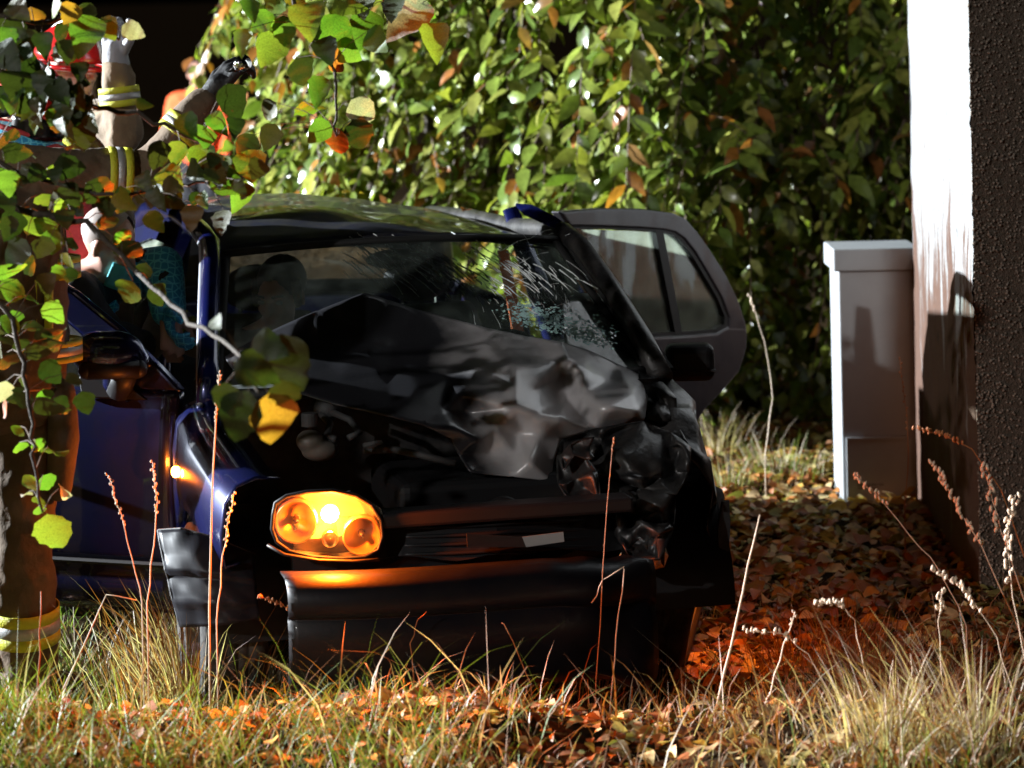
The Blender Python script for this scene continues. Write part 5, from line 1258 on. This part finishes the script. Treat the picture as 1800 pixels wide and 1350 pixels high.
for px, py, sz, kd, lb in ((601, 338, .03, 0, 'small orange leaf on the car roof'), (640, 341, .03, 0, 'small orange leaf on the car roof'), (822, 370, .06, 1, 'curled brown leaf lying on the edge of the car roof')):
    p = at(px, py, RY); lp = CM.inverted() @ p
    # drop onto the roof surface along the view ray
    for k in range(200):
        Yq = 9.4+k*.008; q_ = CM.inverted() @ at(px, py, Yq)
        v_ = (q_.x/hw(q_.y)+1)/2; u_ = (q_.y-1.66)/2.04
        if 0 < v_ < 1 and 0 < u_ < 1 and q_.z < roof(u_, v_).z+.004: break
    o = fallen(px, py, sz, kd, lb, group='small orange leaves on the roof' if kd == 0 else None, up=(0, -.6, 1), Y=Yq-.01)

# tall grass stalks, each with its seed head
def stalk(path, Y, label, r0=.0022, heads=14, hl_=.32, mt='stalk', group=None, bead=1.0):
    pts = [at(px, py, Y) for px, py in path]
    base = Vector((pts[0].x, pts[0].y, gz(pts[0].x, pts[0].y)))
    fine = [base]
    for a, b in zip(pts, pts[1:]):
        for k in range(3): fine.append(a.lerp(b, k/3)+Vector((rnd.gauss(0, .002), 0, rnd.gauss(0, .001))))
    fine.append(pts[-1]); t = top('grass_stalk', label, 'grass stalk', base, 0, group); n_ = len(fine)
    bm = bmesh.new(); tube(bm, fine, [r0*(1-.55*i/n_) for i in range(n_)], 6); mk('stem', bm, mt, t, True, True)
    if heads:
        bm = bmesh.new(); tot = sum((b-a).length for a, b in zip(fine, fine[1:]))
        for k in range(heads):
            f = 1-hl_*k/heads; i = f*(n_-1); a = min(int(i), n_-2); p = fine[a].lerp(fine[a+1], i-a)
            q_ = p+Vector((rnd.uniform(-1, 1)*.006, rnd.uniform(-1, 1)*.006, rnd.uniform(-.3, 1)*.004))*bead
            ball(bm, q_, (.0028*bead, .0028*bead, .0055*bead), Matrix.Rotation(rnd.uniform(-.6, .6), 4, 'Y'), 1)
        mk('seed_head', bm, mt, t, True, True)
    return t
mat('stalk', (.66, .52, .38), .6)
mat('stalk_rust', (.36, .13, .04), .6)
stalk([(366,1150),(372,900),(380,760),(386,655)], 7.95, 'tallest straw stalk rising in front of the parted wing of the car', .0032, 20, .25)
stalk([(250,1060),(232,980),(212,900),(190,835)], 8.1, 'leaning straw stalk with fine seed spike before the open door', .0022, 22, .4)
stalk([(258,1060),(270,960),(275,880),(268,812)], 8.1, 'upright straw stalk with fine seed spike before the open door', .0022, 22, .4)
stalk([(380,1090),(390,1000),(398,930),(411,866)], 8.05, 'short straw stalk with seed spike beside the torn bumper corner', .0022, 18, .45)
stalk([(1045,1240),(1055,1100),(1065,950),(1078,770)], 7.8, 'thin rust stalk standing in front of the crushed car nose', .0018, 4, .05, 'stalk_rust')
stalk([(1072,1240),(1085,1120),(1098,1000),(1096,996),(1060,1020),(1040,1060)], 7.8, 'thin stalk bent sharply over before the crushed car nose', .0018, 0, .1)
stalk([(1240,1330),(1275,1180),(1305,1040),(1336,905)], 7.6, 'thick pale stalk leaning right between car and pier', .0048, 0)
stalk([(1325,1330),(1345,1240),(1370,1160),(1398,1075)], 7.6, 'pale jointed stalk leaning right below the cabinet', .0036, 6, .1)
stalk([(1520,1345),(1470,1240),(1420,1150),(1380,1115),(1312,1108)], 7.6, 'drooping stalk with plump seed head hanging to the left', .0022, 16, .35, bead=1.6)
stalk([(1800,1130),(1740,990),(1690,900),(1640,815)], 7.7, 'right-leaning stalk with a thick white seed head before the pier', .0024, 34, .5, bead=1.8)
stalk([(1810,1000),(1760,860),(1710,790),(1660,765),(1608,752)], 7.7, 'arching rust stalk with seed head across the pier', .0022, 26, .4, 'stalk_rust', bead=1.4)
stalk([(1810,1080),(1770,960),(1745,880),(1725,815)], 7.7, 'stalk with loose white seeds before the dark pier face', .0022, 22, .6, bead=2.0)
stalk([(1700,1100),(1650,1000),(1600,940),(1540,870),(1500,835)], 7.9, 'long arched stalk with seed head before the cabinet foot', .002, 20, .3, bead=1.5)
stalk([(1590,900),(1598,800),(1590,700),(1582,630)], 10.6, 'thin upright stalk in front of the grey cabinet', .0018, 14, .5, 'stalk_rust')
stalk([(1345,800),(1358,700),(1345,600),(1318,520)], 12.0, 'dry brown stalk standing beside the open rear door', .0032, 6, .12, bead=1.5)
stalk([(1790,1240),(1750,1120),(1700,1040),(1640,1000)], 7.5, 'short stalk with drooping white seeds beside the straw tuft', .002, 22, .45, bead=1.8)
stalk([(1805,1180),(1780,1050),(1770,950),(1785,870)], 7.5, 'upright stalk with loose white seeds beside the pebbled pier face', .002, 26, .55, bead=1.9)
stalk([(1560,1300),(1520,1180),(1500,1090),(1480,1060),(1430,1062)], 7.5, 'stalk nodding left with pale seeds below the cabinet', .002, 18, .3, bead=1.7)
stalk([(1660,1250),(1650,1120),(1655,1040)], 7.5, 'short upright stalk with small pale head before the pier foot', .002, 12, .2, bead=1.6)
stalk([(75,1290),(140,1150),(185,1045),(240,1055)], 8.0, 'broken straw stalk folded over at the left', .0028, 0)
stalk([(70,1280),(68,1150),(72,1040)], 7.9, 'short rust stalk beside the firefighter trousers', .003, 0, mt='stalk_rust')
stalk([(560,1200),(540,1120),(500,1065),(455,1048)], 8.0, 'arched rust stalk with feathery head below the lit headlamp', .0018, 20, .35, 'stalk_rust', bead=1.2)
stalk([(730,1200),(722,1130),(735,1090),(750,1075)], 7.9, 'looped rust stalk under the car bumper', .002, 0, mt='stalk_rust')
stalk([(940,1240),(925,1180),(890,1100),(882,1095)], 7.8, 'slanted rust stalk under the bumper', .0022, 0, mt='stalk_rust')
for i, (px, py, ex, ey) in enumerate(((1560,1345,1500,1190),(1580,1345,1640,1130),(1600,1345,1570,1160),(1660,1340,1600,1150),(1700,1345,1760,1160),(1640,1345,1700,1180))):
    stalk([(px,py),((px+ex)/2+rnd.uniform(-14, 14),(py+ey)/2-10),(ex,ey),(ex+rnd.uniform(-30, 30),ey+rnd.uniform(30, 80))], 7.3, 'bleached bent straw of the dense tuft below the pier', .0017, 0, group='straws of the tuft below the pier')

# wreckage by the near wheel
o = None
bm = bmesh.new(); p_ = gat(205, 1045, .05)
patch(bm, lambda u, v: p_+Vector(((u-.5)*.20, (v-.5)*.16, .06*noise.noise(Vector((u*3, v*3, 1)))+.05*math.sin(u*3)*math.sin(v*3))), 12, 10)
o = mk('scrap_sheet', bm, 'foil', None); solid(o, .003); tag(o, 'crumpled grey scrap sheet lying in the grass below the open door', 'scrap')
